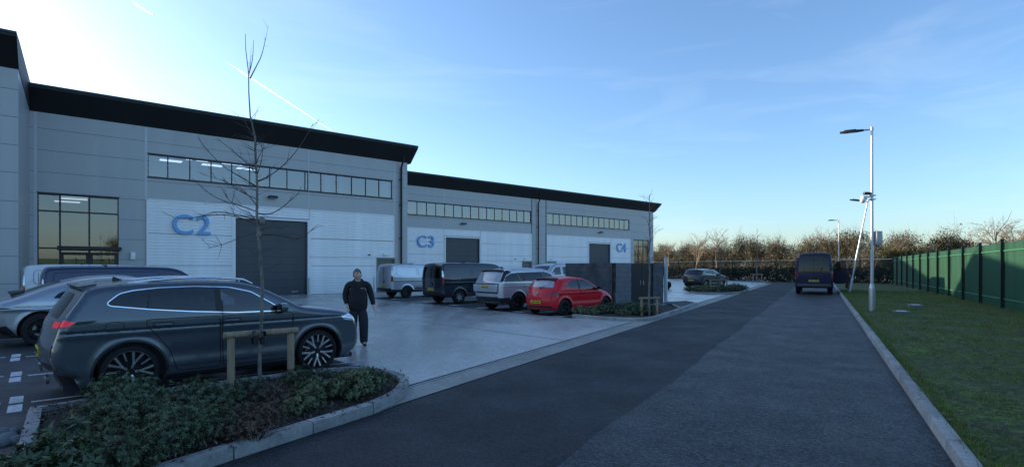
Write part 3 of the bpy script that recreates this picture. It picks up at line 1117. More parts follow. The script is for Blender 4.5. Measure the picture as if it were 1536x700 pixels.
P_SLATE = paint('paint_slate_blue', (.072, .091, .112), .4, dirt=.16)
P_SILVER = paint('paint_silver', (.40, .42, .45), .7)
P_NAVY = paint('paint_navy', (.012, .024, .062), .3, dirt=.15)
P_WHITE = paint('paint_white', (.66, .68, .70))
P_VANSILVER = paint('paint_van_silver', (.50, .53, .57), .6)
P_GRAPHITE = paint('paint_graphite', (.014, .022, .034), .3, dirt=.2)
P_PEARL = paint('paint_pearl', (.55, .57, .60), .55)
P_RED = paint('paint_red', (.70, .007, .020), .0, .38, dirt=.06, coat=.45)
P_BLACKBLUE = paint('paint_black_blue', (.014, .017, .024), .3)
P_MIDNIGHT = paint('paint_midnight', (.008, .014, .050), .0, .40, dirt=.06, coat=.15)
P_CANOPY = paint('paint_pickup', (.42, .45, .48), .4)


def at_wheel(px, py, az, wb, W, inset=.14, scale=1.0):
    """Origin of a vehicle whose right rear wheel meets the ground at a picture point."""
    p = G(px, py)
    fx, fy = math.sin(az), math.cos(az)
    return p + Vector((fx, fy, 0)) * (wb / 2 * scale) - Vector((fy, -fx, 0)) * ((W - inset) * scale)


s_ = spec_family_suv()
car('parked_suv', 'dark slate grey SUV with chrome window trim and lit tail lights by planting bed', 'car', s_, P_SLATE,
    at_wheel(194, 594, R_(45.5), 2.68, .925), R_(45.5), step=.06)
car('parked_car', 'silver fastback car with black rear spoiler, its tail showing behind the slate grey SUV', 'car', spec_fastback(), P_SILVER,
    at_wheel(63, 518, BAY, 3.0, .99), BAY, step=.08)


def by_rear(px, z, az, S, scale=1.0, push=0.0):
    """Origin of a vehicle whose right rear corner stands at picture column px and depth z."""
    p = Vector(((px - 768) / F * z, z, 0))
    fx, fy = math.sin(az), math.cos(az)
    L = -min(q[0] for q in S['sil'])
    return p + Vector((fx, fy, 0)) * (L * scale + push) - Vector((fy, -fx, 0)) * (S['W'] * scale)


s_ = spec_van()
car('parked_van', 'dark navy van with roof spoiler parked between the silver fastback and the white van', 'van', s_, P_NAVY,
    by_rear(58, 14.3, BAY, s_, .93), BAY, .93)[0]
s_ = spec_van()
s_['sil'] = [(max(x, -2.48), z) for x, z in s_['sil']]
car('parked_van', 'white van with dark rear window, furthest back in the left row by the reception doors', 'van', s_, P_WHITE,
    by_rear(30, 16.6, BAY, s_, .96), BAY, .96)
s_ = spec_van(False)
s_['rimA'] = DARKALLOY
car('parked_van', 'silver panel van parked beside the grey fire door at the C2 corner', 'van', s_, P_VANSILVER,
    at_wheel(609, 446.4, BAY, 2.93, .985, scale=1.02), BAY, 1.02)
car('parked_van', 'dark graphite panel van with bright rear wheel between silver van and pale luxury SUV', 'van', spec_van(), P_GRAPHITE,
    at_wheel(687.6, 455.2, BAY, 2.93, .985, scale=1.03), BAY, 1.03)
car('parked_suv', 'pale silver luxury SUV with black pillars and framed tailgate beside the red hatchback', 'car', spec_luxury_suv(), P_PEARL,
    at_wheel(775, 465.5, BAY, 3.0, 1.0, scale=.96), BAY, .96)
car('parked_car', 'red three door hatchback with black wheels parked nearest the block wall', 'car', spec_hatch(), P_RED,
    at_wheel(844.4, 473, R_(47), 2.51, .87, scale=.99), R_(47), .99, step=.07)
s_ = spec_pickup()
car('pickup_truck', 'pale pickup with a hard canopy showing above the red hatchback roof', 'pickup', s_, P_CANOPY, Vector((2.75, 37.5, 0)), BAY + math.pi, 1.14, step=.12)
s_ = spec_family_suv()
s_['rails'] = None
s_['extra'] = s_['extra'][:2]
s_['rim'] = 'five'
s_['lights'] = [(a, b, LAMP_RED if a == 'tail_light' else c) for a, b, c in s_['lights']]
s_['strip'] = [(q[0], q[1], q[2], q[3], q[4], LAMP_RED if q[5] is LAMP_RED_ON else q[5], q[6], q[7]) for q in s_['strip']]
car('parked_suv', 'dark blue black SUV parked behind the small far island bed', 'car', s_, P_BLACKBLUE,
    at_wheel(1057.5, 431.5, R_(50), 2.68, .925, scale=1.03), R_(50), 1.03, step=.10)
car('parked_car', 'white car whose nose just shows past the white gate post', 'car', spec_hatch(), P_WHITE,
    at_wheel(1001, 434.3, BAY, 2.51, .87) - Vector((math.sin(BAY), math.cos(BAY), 0)) * 2.51, BAY, 1.0, step=.12)
SP_S = 1.14
van_pos = G(1221, 440.2) + Vector((rx, ry, 0)) * (1.83 * SP_S)
sprinter, fS, oS = car('delivery_van', 'dark blue high roof van stopped on the road with its front door open', 'van', spec_big_van(), P_MIDNIGHT, van_pos, RHO, SP_S, step=.10)
# its open driver's door
m = MB()
dp = chaikin([(0, .52), (1.02, .52), (1.06, .75), (1.06, 1.36), (.95, 1.98), (.62, 2.02), (.28, 1.90), (0, 1.45)], 1, True)
wn = [(.14, 1.38), (.98, 1.40), (.88, 1.92), (.62, 1.95), (.34, 1.84)]


def slab(mb, outer, hole, y0, y1, mi=0):
    V, E = [], []
    for poly in (outer, hole) if hole else (outer,):
        o = len(V)
        V += [Vector(p) for p in poly]
        E += [(o + i, o + (i + 1) % len(poly)) for i in range(len(poly))]
    res = delaunay_2d_cdt(V, E, [], 0, 1e-5)
    vs = np.array([(v.x, v.y) for v in res[0]])
    fs = np.array([q for q in res[2]])
    c = vs[fs].mean(1)
    k = pip(c, outer)
    if hole:
        k &= ~pip(c, hole)
    for y in (y0, y1):
        mb.add([(a, y, b) for a, b in vs], [tuple(int(i) for i in q) for q in fs[k]], mi)
    for poly in (outer, hole) if hole else (outer,):
        n = len(poly)
        mb.add([(a, y0, b) for a, b in poly] + [(a, y1, b) for a, b in poly], [(i, (i + 1) % n, n + (i + 1) % n, n + i) for i in range(n)], mi)


dp = [(a * .80, b_) for a, b_ in dp]
wn = [(a * .80, b_) for a, b_ in wn]
slab(m, dp, wn, -.04, .04)
door = m.build('door', [P_MIDNIGHT], sprinter)
door.location = (1.98, -.97, .0)
door.rotation_euler = (0, 0, R_(-94))
m = MB()
slab(m, wn, None, -.006, .006)
m.build('window', [DARK_GLASS], door)
m = MB()
m.box((.44, .06, .95), (.66, .05, .62), 0, 0, .02)
m.box((.76, .075, .72), (.08, .05, .34), 1, 0, .01)
m.build('door_card', [BLACK, mat('reflector_red', (.35, .04, .05), .5)], door)
# ------------------------------------------------------------------ sky and sun
SUN_AZ, SUN_EL = R_(-66), R_(14.2)
w = bpy.data.worlds.new('World')
sc.world = w
w.use_nodes = True
nt = w.node_tree
bg = nt.nodes['Background']
sky = nt.nodes.new('ShaderNodeTexSky')
sky.sky_type = 'NISHITA'
sky.sun_disc = False
sky.sun_elevation = SUN_EL
sky.sun_rotation = SUN_AZ
sky.altitude = 20
sky.air_density = 1.0
sky.dust_density = 1.0
sky.ozone_density = 4.8
wtc = nt.nodes.new('ShaderNodeTexCoord')
wmp = nt.nodes.new('ShaderNodeMapping')
wmp.inputs['Rotation'].default_value = (0, .18, .5)
wmp.inputs['Scale'].default_value = (1.2, 3.2, 9.0)
nt.links.new(wtc.outputs['Generated'], wmp.inputs[0])
wn = nt.nodes.new('ShaderNodeTexNoise')
wn.inputs['Scale'].default_value = 1.7
wn.inputs['Detail'].default_value = 7
wn.inputs['Roughness'].default_value = .55
wn.inputs['Distortion'].default_value = .6
nt.links.new(wmp.outputs[0], wn.inputs['Vector'])
wr = nt.nodes.new('ShaderNodeMapRange')
wr.inputs['From Min'].default_value = .52
wr.inputs['From Max'].default_value = .85
wr.inputs['To Max'].default_value = .09
nt.links.new(wn.outputs['Fac'], wr.inputs[0])
wx = nt.nodes.new('ShaderNodeMix')
wx.data_type = 'RGBA'
wx.inputs[7].default_value = (5.2, 5.6, 6.2, 1)
nt.links.new(wr.outputs[0], wx.inputs[0])
nt.links.new(sky.outputs[0], wx.inputs[6])
nt.links.new(wx.outputs[2], bg.inputs[0])
bg.inputs[1].default_value = 0.15
sun = bpy.data.lights.new('sun', 'SUN')
sun.energy = 3.6
sun.angle = R_(0.5)
sun.color = (1.0, .86, .68)
so = bpy.data.objects.new('sun', sun)
COL.objects.link(so)
so.rotation_euler = Vector((-math.sin(SUN_AZ) * math.cos(SUN_EL), -math.cos(SUN_AZ) * math.cos(SUN_EL), -math.sin(SUN_EL))).to_track_quat('-Z', 'Y').to_euler()
sc.view_settings.view_transform = 'Standard'
sc.view_settings.look = 'None'
sc.view_settings.gamma = 1
sc.view_settings.exposure = 1.15
sc.view_settings.use_white_balance = True
sc.view_settings.white_balance_temperature = 7100
sc.view_settings.white_balance_tint = 11
sc.cycles.max_bounces = 8
sc.cycles.transparent_max_bounces = 16
sc.cycles.use_denoising = True


# ------------------------------------------------------------------ surfaces
def ground_mat(name, ca, cb, rough, fine, finevar, blotch, bump, rv=0.1, wet=None, spec=.5, island=False):
    """Ground: large stains + fine aggregate, in world coordinates."""
    m, nt, b = principled(name)
    ge = nt.nodes.new('ShaderNodeNewGeometry')

    def noise(scale, detail=4, rough_=.55, vec=None):
        n = nt.nodes.new('ShaderNodeTexNoise')
        n.inputs['Scale'].default_value = scale
        n.inputs['Detail'].default_value = detail
        n.inputs['Roughness'].default_value = rough_
        nt.links.new(vec or ge.outputs['Position'], n.inputs['Vector'])
        return n.outputs['Fac']

    def ramp(x, p0, c0, p1, c1):
        r = nt.nodes.new('ShaderNodeValToRGB')
        r.color_ramp.elements[0].position = p0
        r.color_ramp.elements[1].position = p1
        r.color_ramp.elements[0].color = (*c0, 1)
        r.color_ramp.elements[1].color = (*c1, 1)
        nt.links.new(x, r.inputs[0])
        return r.outputs[0]

    def mix(mode, fac, a, b_):
        n = nt.nodes.new('ShaderNodeMix')
        n.data_type = 'RGBA'
        n.blend_type = mode
        if isinstance(fac, float):
            n.inputs[0].default_value = fac
        else:
            nt.links.new(fac, n.inputs[0])
        nt.links.new(a, n.inputs[6])
        nt.links.new(b_, n.inputs[7])
        return n.outputs[2]
    mp = nt.nodes.new('ShaderNodeMapping')
    mp.inputs['Rotation'].default_value = (0, 0, RHO)
    mp.inputs['Scale'].default_value = (1, .16, 1)
    nt.links.new(ge.outputs['Position'], mp.inputs[0])
    big = ramp(noise(blotch, 5, .6), .32, ca, .68, cb)
    streak = ramp(noise(1.1, 4, .6, mp.outputs[0]), .3, (.80,) * 3, .7, (1.12,) * 3)
    col = mix('MULTIPLY', .7, big, streak)
    fn = ramp(noise(fine, 2, .7), .35, (1 - finevar,) * 3, .68, (1 + finevar,) * 3)
    col = mix('MULTIPLY', 1.0, col, fn)
    vo = nt.nodes.new('ShaderNodeTexVoronoi')
    vo.inputs['Scale'].default_value = fine * .55
    nt.links.new(ge.outputs['Position'], vo.inputs['Vector'])
    sepc = nt.nodes.new('ShaderNodeSeparateColor')
    nt.links.new(vo.outputs['Color'], sepc.inputs[0])
    col = mix('MULTIPLY', .9, col, ramp(sepc.outputs[0], .05, (1 - finevar * 1.1,) * 3, .95, (1 + finevar * 1.1,) * 3))
    if island:
        col = mix('MULTIPLY', 1.0, col, ramp(ge.outputs['Random Per Island'], 0, (.78, .78, .77), 1, (1.1, 1.1, 1.1)))
    rmap = nt.nodes.new('ShaderNodeMapRange')
    rmap.inputs['From Min'].default_value = .35
    rmap.inputs['From Max'].default_value = .65
    rmap.inputs['To Min'].default_value = rough - rv
    rmap.inputs['To Max'].default_value = min(1, rough + rv)
    nt.links.new(noise(blotch * 1.7, 5, .65), rmap.inputs[0])
    ro = rmap.outputs[0]
    if wet:
        wm = ramp(noise(wet[0], 5, .6, mp.outputs[0] if wet[2] else None), wet[1] - .09, (0, 0, 0), wet[1] + .10, (1, 1, 1))
        col = mix('MIX', wm, col, mix('MULTIPLY', 1.0, col, ramp(wm, 0, (.74, .74, .75), 1, (.74, .74, .75))))
        mm = nt.nodes.new('ShaderNodeMix')
        nt.links.new(wm, mm.inputs[0])
        nt.links.new(ro, mm.inputs[2])
        mm.inputs[3].default_value = .18
        ro = mm.outputs[0]
    nt.links.new(col, b.inputs['Base Color'])
    nt.links.new(ro, b.inputs['Roughness'])
    b.inputs['Specular IOR Level'].default_value = spec
    bp = nt.nodes.new('ShaderNodeBump')
    bp.inputs['Strength'].default_value = bump
    bp.inputs['Distance'].default_value = .006
    nt.links.new(vo.outputs['Distance'], bp.inputs['Height'])
    nt.links.new(bp.outputs[0], b.inputs['Normal'])
    return m


M_ROAD = ground_mat('asphalt_smooth', (.022, .0225, .0245), (.032, .0325, .0355), .70, 95, .65, .35, 1.0, .10, spec=.35)
M_ROAD2 = ground_mat('asphalt_coarse', (.029, .0295, .032), (.042, .0425, .046), .62, 66, .95, .7, 1.0, .08)
M_BAY = ground_mat('asphalt_bays', (.030, .031, .034), (.044, .045, .049), .62, 60, .28, .5, .5, .1, wet=(.35, .60, False))
M_YARD = ground_mat('yard_concrete', (.44, .425, .385), (.56, .545, .50), .34, 22, .10, .28, .08, .12, wet=(.16, .54, True))
M_APRON = ground_mat('apron_concrete', (.25, .24, .205), (.36, .345, .30), .72, 30, .12, .5, .2, .1)
M_KERB = ground_mat('kerb_concrete', (.26, .255, .24), (.40, .39, .37), .85, 40, .09, 1.4, .15, .05, island=True)
M_EARTH = ground_mat('far_field', (.05, .055, .03), (.09, .085, .05), .95, 6, .3, .05, .3, .03)
M_SOIL = ground_mat('bed_soil', (.018, .012, .009), (.045, .030, .022), .95, 26, .55, 2.5, 1.0, .03)
M_TURF = ground_mat('turf', (.062, .064, .018), (.076, .122, .022), .95, 18, .5, .9, 1.0, .03)
M_LINE = ground_mat('line_paint', (.52, .53, .54), (.74, .75, .76), .6, 40, .18, 3.0, .3, .1)
M_PAVE = ground_mat('dark_paving', (.035, .036, .040), (.055, .056, .06), .75, 40, .3, .8, .5, .1)

V_L, V_R, V_F = -4.83, 1.06, 6.62


def sheet(name, pts, z, m, parent=None):
    mb = MB()
    mb.add([(p[0], p[1], z) for p in pts], [tuple(range(len(pts)))])
    o = mb.build(name, [m], parent)
    if parent is None:
        struct(o)
    return o


ba = Vector((math.sin(BAY), math.cos(BAY), 0))
bm_ = Vector((-math.cos(BAY), math.sin(BAY), 0))      # away from the camera, across the bays

sheet('ground', [(-6000, -6000), (6000, -6000), (6000, 6000), (-6000, 6000)], -.06, M_EARTH)
sheet('road', [RD(-60, V_L), RD(68, V_L), RD(68, V_R + .02), RD(-60, V_R + .02)], -.012, M_ROAD)
mb = MB()
for i in range(0, 241):
    u = -60 + i * .5
    mb.v += [tuple(RD(u, -2.07 + .03 * math.sin(u * .85) + .015 * math.sin(u * 3.1) + rng.uniform(-.006, .006), -.007)), tuple(RD(u, V_R, -.007))]
for i in range(240):
    mb.f.append((2 * i, 2 * i + 2, 2 * i + 3, 2 * i + 1))
    mb.m.append(0)
struct(mb.build('road_resurfacing', [M_ROAD2]))
sheet('yard', [RD(-60, -5.50), RD(110, -5.50), RD(110, -90), RD(-60, -90)], 0.0, M_YARD)
sheet('yard_apron', [RD(-60, V_L - .001), RD(68, V_L - .001), RD(68, -5.36), RD(-60, -5.36)], -.002, M_APRON)
mb = MB()
for v0, v1, z in ((-5.36, -5.405, .004), (-5.455, -5.50, .004)):
    mb.add([RD(-60, v0, z), RD(68, v0, z), RD(68, v1, z), RD(-60, v1, z)], [(0, 1, 2, 3)])
mb.add([RD(-60, -5.405, -.03), RD(68, -5.405, -.03), RD(68, -5.455, -.03), RD(-60, -5.455, -.03)], [(0, 1, 2, 3)], 1)
struct(mb.build('drain_channel', [mat('channel_rim', (.42, .42, .40), .7, var=.15, scale=2), GAP]))
# parking bays
P0 = Vector((-2.75, 9.65, 0))
sheet('bay_surface', [(-2.2, 9.0), P0 + bm_ * 27, P0 + bm_ * 27 - ba * 60, RD(-60, -40), RD(-60, V_L - .02), RD(4.2, V_L - .02), (-2.4, 7.2)], .004, M_BAY)
qa, qb = G(548, 446.5), G(856, 477)
sheet('bay_surface', [qa, qb, qb + ba * 5.4, qa + ba * 5.4], .004, M_BAY)
# painted bay marks
mk = MB()


def mark(p, along, across, la, lb, z=.008):
    mk.add([p + along * sa * la / 2 + across * sb * lb / 2 + Vector((0, 0, z)) for sa, sb in ((-1, -1), (1, -1), (1, 1), (-1, 1))], [(0, 1, 2, 3)])


for zc in (10.65, 8.78, 7.03):
    c = Vector(((23.5 - 768) / F * zc, zc, 0))
    mark(c + bm_ * .30, ba, bm_, .14, .48)
    mark(c - bm_ * .30, ba, bm_, .14, .48)
    mark(c + ba * 2.55, ba, bm_, 4.8, .085)
    mark(c - ba * 2.55 + bm_ * .15, ba, bm_, 4.8, .085)
for px, py in ((594, 448.6), (640, 453.3), (684, 457.8), (724, 462.3), (781, 467.8), (842, 474.6)):
    c = G(px, py)
    mark(c, ba, bm_, .34, .22)
    mark(c + bm_ * .30, ba, bm_, .30, .20)
    mark(c + ba * 2.4, ba, bm_, 4.4, .085)
for k in range(9):        # bays of the far yard
    c = FW(52, 12 + k * 2.5)
    if toR(c)[1] < -7 and c.y > 45:
        mark(c + ba * 2, ba, bm_, 4.6, .10)
struct(mk.build('bay_markings', [M_LINE]))
# a joint across the yard slab
mb = MB()
for a, b_ in ((G(632, 482), G(858, 512)), (G(420, 470), G(640, 482)), (G(600, 470), G(760, 470))):
    d = (b_ - a).normalized()
    n_ = Vector((-d.y, d.x, 0)) * .012
    mb.add([a + n_ + Vector((0, 0, .004)), a - n_ + Vector((0, 0, .004)), b_ - n_ + Vector((0, 0, .004)), b_ + n_ + Vector((0, 0, .004))], [(0, 1, 2, 3)])
struct(mb.build('yard_joints', [mat('joint_seal', (.05, .05, .05), .6)]))


def kerb(name, path, wd=.13, h=.12, z0=-.05, closed=False, side=1, stone=.915):
    """Kerb stones along a path; the path is the outer face, the stone lies to the given side."""
    pts = resample([(p[0], p[1]) for p in path], .16, closed)
    arc = [0]
    for i in range(1, len(pts)):
        arc.append(arc[-1] + math.dist(pts[i], pts[i - 1]))
    total = arc[-1]
    n = max(1, round(total / stone))
    mb = MB()
    P = np.array(pts)
    for k in range(n):
        s0, s1 = total * k / n + .007, total * (k + 1) / n - .007
        ss = np.linspace(s0, s1, max(2, int((s1 - s0) / .2) + 1))
        rows = []
        dz = rng.uniform(-.004, .004)
        for s in ss:
            p = np.array([np.interp(s, arc, P[:, 0]), np.interp(s, arc, P[:, 1])])
            q = np.array([np.interp(s + .02, arc, P[:, 0]), np.interp(s + .02, arc, P[:, 1])]) - np.array([np.interp(s - .02, arc, P[:, 0]), np.interp(s - .02, arc, P[:, 1])])
            q /= np.linalg.norm(q) + 1e-9
            nn = np.array([q[1], -q[0]]) * side
            rows.append([(*(p + nn * a), b_) for a, b_ in ((0, z0), (0.0, h - .03 + dz), (.012, h - .008 + dz), (.035, h + dz), (wd, h + dz), (wd, z0))])
        m = len(rows[0])
        vs = [v for r in rows for v in r]
        fs = []
        for i in range(len(rows) - 1):
            for j in range(m - 1):
                fs.append((i * m + j, i * m + j + 1, (i + 1) * m + j + 1, (i + 1) * m + j))
        fs += [tuple(range(m)), tuple((len(rows) - 1) * m + j for j in reversed(range(m)))]
        mb.add(vs, fs)
    return struct(mb.build(name, [M_KERB], None, 30))


def bed(path, name='planting_bed', h=.10, mound=.06, inset=.13):
    """Soil filling a closed outline."""
    poly = [(p[0], p[1]) for p in path]
    V, E = [], []
    pp = resample(poly, .3, True)
    V = [Vector(p) for p in pp]
    n = len(V)
    E = [(i, (i + 1) % n) for i in range(n)]
    A = np.array(poly)
    x0, y0 = A.min(0)
    x1, y1 = A.max(0)
    for x in np.arange(x0, x1, .22):
        for y in np.arange(y0, y1, .22):
            V.append(Vector((x + rng.uniform(-.06, .06), y + rng.uniform(-.06, .06))))
    res = delaunay_2d_cdt(V, E, [], 0, 1e-5)
    vs = np.array([(v.x, v.y) for v in res[0]])
    fs = np.array([f for f in res[2] if len(f) == 3])
    fs = fs[pip(vs[fs].mean(1), poly)]
    z = []
    pa = np.array(pp)
    for p in vs:
        d = np.hypot(*(pa - p).T).min()
        z.append(h - .05 + mound * min(1, d / .6) + (rng.uniform(-.015, .02) if d > .05 else 0))
    mb = MB()
    mb.add([(a, b_, c) for (a, b_), c in zip(vs, z)], [tuple(int(i) for i in f) for f in fs])
    return struct(mb.build(name, [M_SOIL], None, 60))


BED1 = [(-3.55, 3.45), (-1.69, 6.65), (-1.52, 7.2), (-1.50, 7.9), (-1.72, 8.5), (-2.15, 8.95), (-2.75, 9.10), (-3.44, 8.80), (-5.55, 6.86), (-5.85, 6.45), (-4.85, 5.25), (-4.3, 4.3), (-3.9, 3.7)]
b1 = [BED1[0]] + chaikin(BED1[1:7], 2) + BED1[7:]
kerb('kerb', [(-4.9, 1.1)] + b1[:1] + b1[1:-3] + [BED1[9], BED1[10], (-4.2, 4.35), (-4.0, 3.4), (-4.6, 2.2), (-5.4, 1.1)], side=-1)
for o in [bpy.data.objects['kerb']]:
    pass
bed(b1)
BED2 = [tuple(G(*p).xy) for p in ((858, 475.5), (905, 480), (950, 482.3), (982, 480.5), (1003, 473), (1024, 465.6), (1012, 459.5), (955, 459), (905, 461.5))]
b2 = chaikin(BED2[1:6], 2)
kerb('kerb', [BED2[0]] + b2 + [BED2[6]], side=-1)
bed([BED2[0]] + b2 + BED2[6:])
pv = [tuple(G(*p).xy) for p in ((1024, 465.4), (1046, 457), (1030, 454), (1000, 456), (985, 459), (1012, 459.3))]
sheet('paving', pv, .10, M_PAVE)
kerb('kerb', [pv[0], pv[1], pv[2], pv[3]], side=-1)
BED3 = [tuple(G(*p).xy) for p in ((1032, 440), (1070, 442), (1104, 441.5), (1122, 436.5), (1122, 433), (1100, 431.5), (1066, 431.5), (1036, 434))]
b3 = chaikin(BED3, 2, True)
kerb('kerb', b3 + [b3[0]], side=-1, stone=1.2)
bed(b3)
# verge
kerb('kerb', [RD(u, V_R) for u in range(-40, 70, 3)], side=1)
mb = MB()
nu, nv = 150, 14
for i in range(nu + 1):
    for j in range(nv + 1):
        u = -40 + 110 * i / nu
        v = V_R + .14 + (15.0 - V_R) * (j / nv) ** 1.4
        mb.v.append(tuple(RD(u, v, .095 + .03 * math.sin(u * .9 + v * 2) * math.sin(v * 1.3 + u * .23) + .02 * math.sin(u * 2.7) * min(1, j / 2) + (0 if j else -.0))))
for i in range(nu):
    for j in range(nv):
        a = i * (nv + 1) + j
        mb.f.append((a, a + 1, a + nv + 2, a + nv + 1))
        mb.m.append(0)
struct(mb.build('verge', [M_TURF], None, 60))
# grass blades
M_GRASS = leafmat('grass_blade', (.125, .190, .030), .45, .30)
M_GRASS2 = leafmat('grass_blade_pale', (.15, .15, .05), .35, .30)
mb = MB()
gr = random.Random(3)
for i in range(120000):
    u = 2.0 + 46 * gr.random() ** 2.0
    v = V_R + .16 + (V_F + .6 - V_R) * gr.random()
    z = .085 + .03 * math.sin(u * .9 + v * 2) * math.sin(v * 1.3 + u * .23)
    clump = .5 + .5 * math.sin(u * 3.1 + 2 * math.sin(v * 2.3)) * math.sin(v * 4.7 + math.sin(u * 1.9))
    k = .8 + u * .035
    h = (.022 + .045 * gr.random() * (.4 + clump)) * (1 + u * .012)
    wdt = .0035 * k
    t = gr.random() * 6.283
    lx, ly = gr.gauss(0, .5) * h, gr.gauss(0, .5) * h
    p = RD(u, v, z)
    a, b_ = math.cos(t) * wdt, math.sin(t) * wdt
    o = len(mb.v)
    mb.v += [(p.x - a, p.y - b_, p.z), (p.x + a, p.y + b_, p.z), (p.x + lx, p.y + ly, p.z + h)]
    mb.f.append((o, o + 1, o + 2))
    mb.m.append(1 if gr.random() < .13 else 0)
for i in range(1500):
    u = 2.5 + 42 * gr.random() ** 1.7
    e_ = gr.random()
    v = V_R + .15 + .12 * gr.random() if e_ < .30 else (V_F - .25 * gr.random() if e_ < .5 else V_R + .2 + (V_F - V_R - .3) * gr.random())
    z = .085 + .03 * math.sin(u * .9 + v * 2) * math.sin(v * 1.3 + u * .23)
    hh = gr.uniform(.05, .12)
    for _ in range(16):
        p = RD(u + gr.gauss(0, .05), v + gr.gauss(0, .05), z)
        t = gr.random() * 6.283
        a, b_ = math.cos(t) * .005, math.sin(t) * .005
        o = len(mb.v)
        mb.v += [(p.x - a, p.y - b_, p.z), (p.x + a, p.y + b_, p.z), (p.x + gr.gauss(0, .6) * hh, p.y + gr.gauss(0, .6) * hh, p.z + hh * gr.uniform(.6, 1))]
        mb.f.append((o, o + 1, o + 2))
        mb.m.append(1 if gr.random() < .25 else 0)
for i in range(2600):       # fallen leaves and bare scraps
    p = RD(2.5 + 40 * gr.random() ** 1.5, V_R + .2 + (V_F - V_R - .3) * gr.random(), .125)
    t = gr.random() * 6.283
    a, b_ = math.cos(t) * .03, math.sin(t) * .03
    o = len(mb.v)
    mb.v += [(p.x - a, p.y - b_, p.z), (p.x + b_ * .5, p.y - a * .5, p.z + .012), (p.x + a, p.y + b_, p.z + .004), (p.x - b_ * .5, p.y + a * .5, p.z + .008)]
    mb.f.append((o, o + 1, o + 2, o + 3))
    mb.m.append(2)
tag(mb.build('grass', [M_GRASS, M_GRASS2, leafmat('dead_leaf', (.11, .07, .04), .5, .1)], fix=False), kind='stuff')

# ------------------------------------------------------------------ buildings
M_WALL = mat('wall_panel_grey', (.38, .39, .395), .45, .15, var=.09, scale=.9, stretch=(1.5, 1, .12), rvar=.1)
M_WALL_L = mat('wall_panel_light', (.46, .48, .50), .45, .15, var=.05, scale=.6)
M_JOINT = mat('wall_joint', (.15, .16, .17), .7)
M_SOFFIT = mat('eave_black', (.012, .012, .013), .6, var=.15, scale=.6)
M_FASCIA = mat('eave_edge', (.035, .042, .036), .4, .3)
M_CLAD = mat('white_cladding', (.80, .81, .815), .42, .05, var=.07, scale=.9, rvar=.08, stretch=(1.6, 1, .10))
M_TRIMW = mat('white_flashing', (.78, .79, .80), .45)
M_DOOR = mat('door_slate', (.050, .056, .066), .45, .1, var=.08, scale=1.2, stretch=(1, 1, .2))
M_FRAME = mat('window_frame', (.022, .026, .032), .45, .2)
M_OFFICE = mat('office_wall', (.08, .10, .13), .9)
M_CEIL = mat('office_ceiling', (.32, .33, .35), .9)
M_FIREDOOR = mat('fire_door', (.12, .125, .11), .5, var=.06)
M_PANE = glassy('window_pane', (.52, .70, .92), .60, .12, .008)
M_PANE_DARK = glassy('entrance_pane', (.42, .52, .64), .5, .08, .008)
M_LIT = mat('office_light', (.9, .9, .9), .5, emit=(.92, .97, 1.0), estr=.9)


def wall_open(mb, x0, x1, z0, z1, ops, reveal=.22, y=0.0, mi=0):
    xs = sorted({x0, x1, *[o[0] for o in ops], *[o[1] for o in ops]})
    zs = sorted({z0, z1, *[o[2] for o in ops], *[o[3] for o in ops]})
    for i in range(len(xs) - 1):
        for j in range(len(zs) - 1):
            cx, cz = (xs[i] + xs[i + 1]) / 2, (zs[j] + zs[j + 1]) / 2
            if any(o[0] < cx < o[1] and o[2] < cz < o[3] for o in ops):
                continue
            mb.add([(xs[i], y, zs[j]), (xs[i + 1], y, zs[j]), (xs[i + 1], y, zs[j + 1]), (xs[i], y, zs[j + 1])], [(0, 1, 2, 3)], mi)
    for a, b_, c, d in ops:
        r = y + reveal
        mb.add([(a, y, c), (a, y, d), (a, r, d), (a, r, c)], [(0, 1, 2, 3)], mi)
        mb.add([(b_, y, c), (b_, y, d), (b_, r, d), (b_, r, c)], [(0, 1, 2, 3)], mi)
        mb.add([(a, y, d), (b_, y, d), (b_, r, d), (a, r, d)], [(0, 1, 2, 3)], mi)
        if c > .05:
            mb.add([(a, y, c), (b_, y, c), (b_, r, c), (a, r, c)], [(0, 1, 2, 3)], mi)


def cladding(root, x0, x1, z0, z1, joints=(), pitch=.178):
    mb = MB()
    z = z0
    prof = []
    while z < z1 - .01:
        for dz, y in ((0, -.055), (.105, -.055), (.122, -.032), (.155, -.032), (.172, -.055)):
            if z + dz < z1:
                prof.append((y, z + dz))
        z += pitch
    prof.append((-.055, z1))
    n = len(prof)
    mb.add([(x0, y, zz) for y, zz in prof] + [(x1, y, zz) for y, zz in prof], [(i, i + 1, n + i + 1, n + i) for i in range(n - 1)])
    for zz in joints:
        mb.b2((x0, -.060, zz - .012), (x1, -.02, zz + .012), 1)
    for xx in (x0, x1):
        mb.b2((xx - .05, -.075, z0), (xx + .05, -.002, z1 + .03), 2)
    mb.b2((x0 + .05, -.080, z1), (x1 - .05, -.002, z1 + .07), 2)
    return mb.build('cladding_panel', [M_CLAD, M_JOINT, M_TRIMW], root)


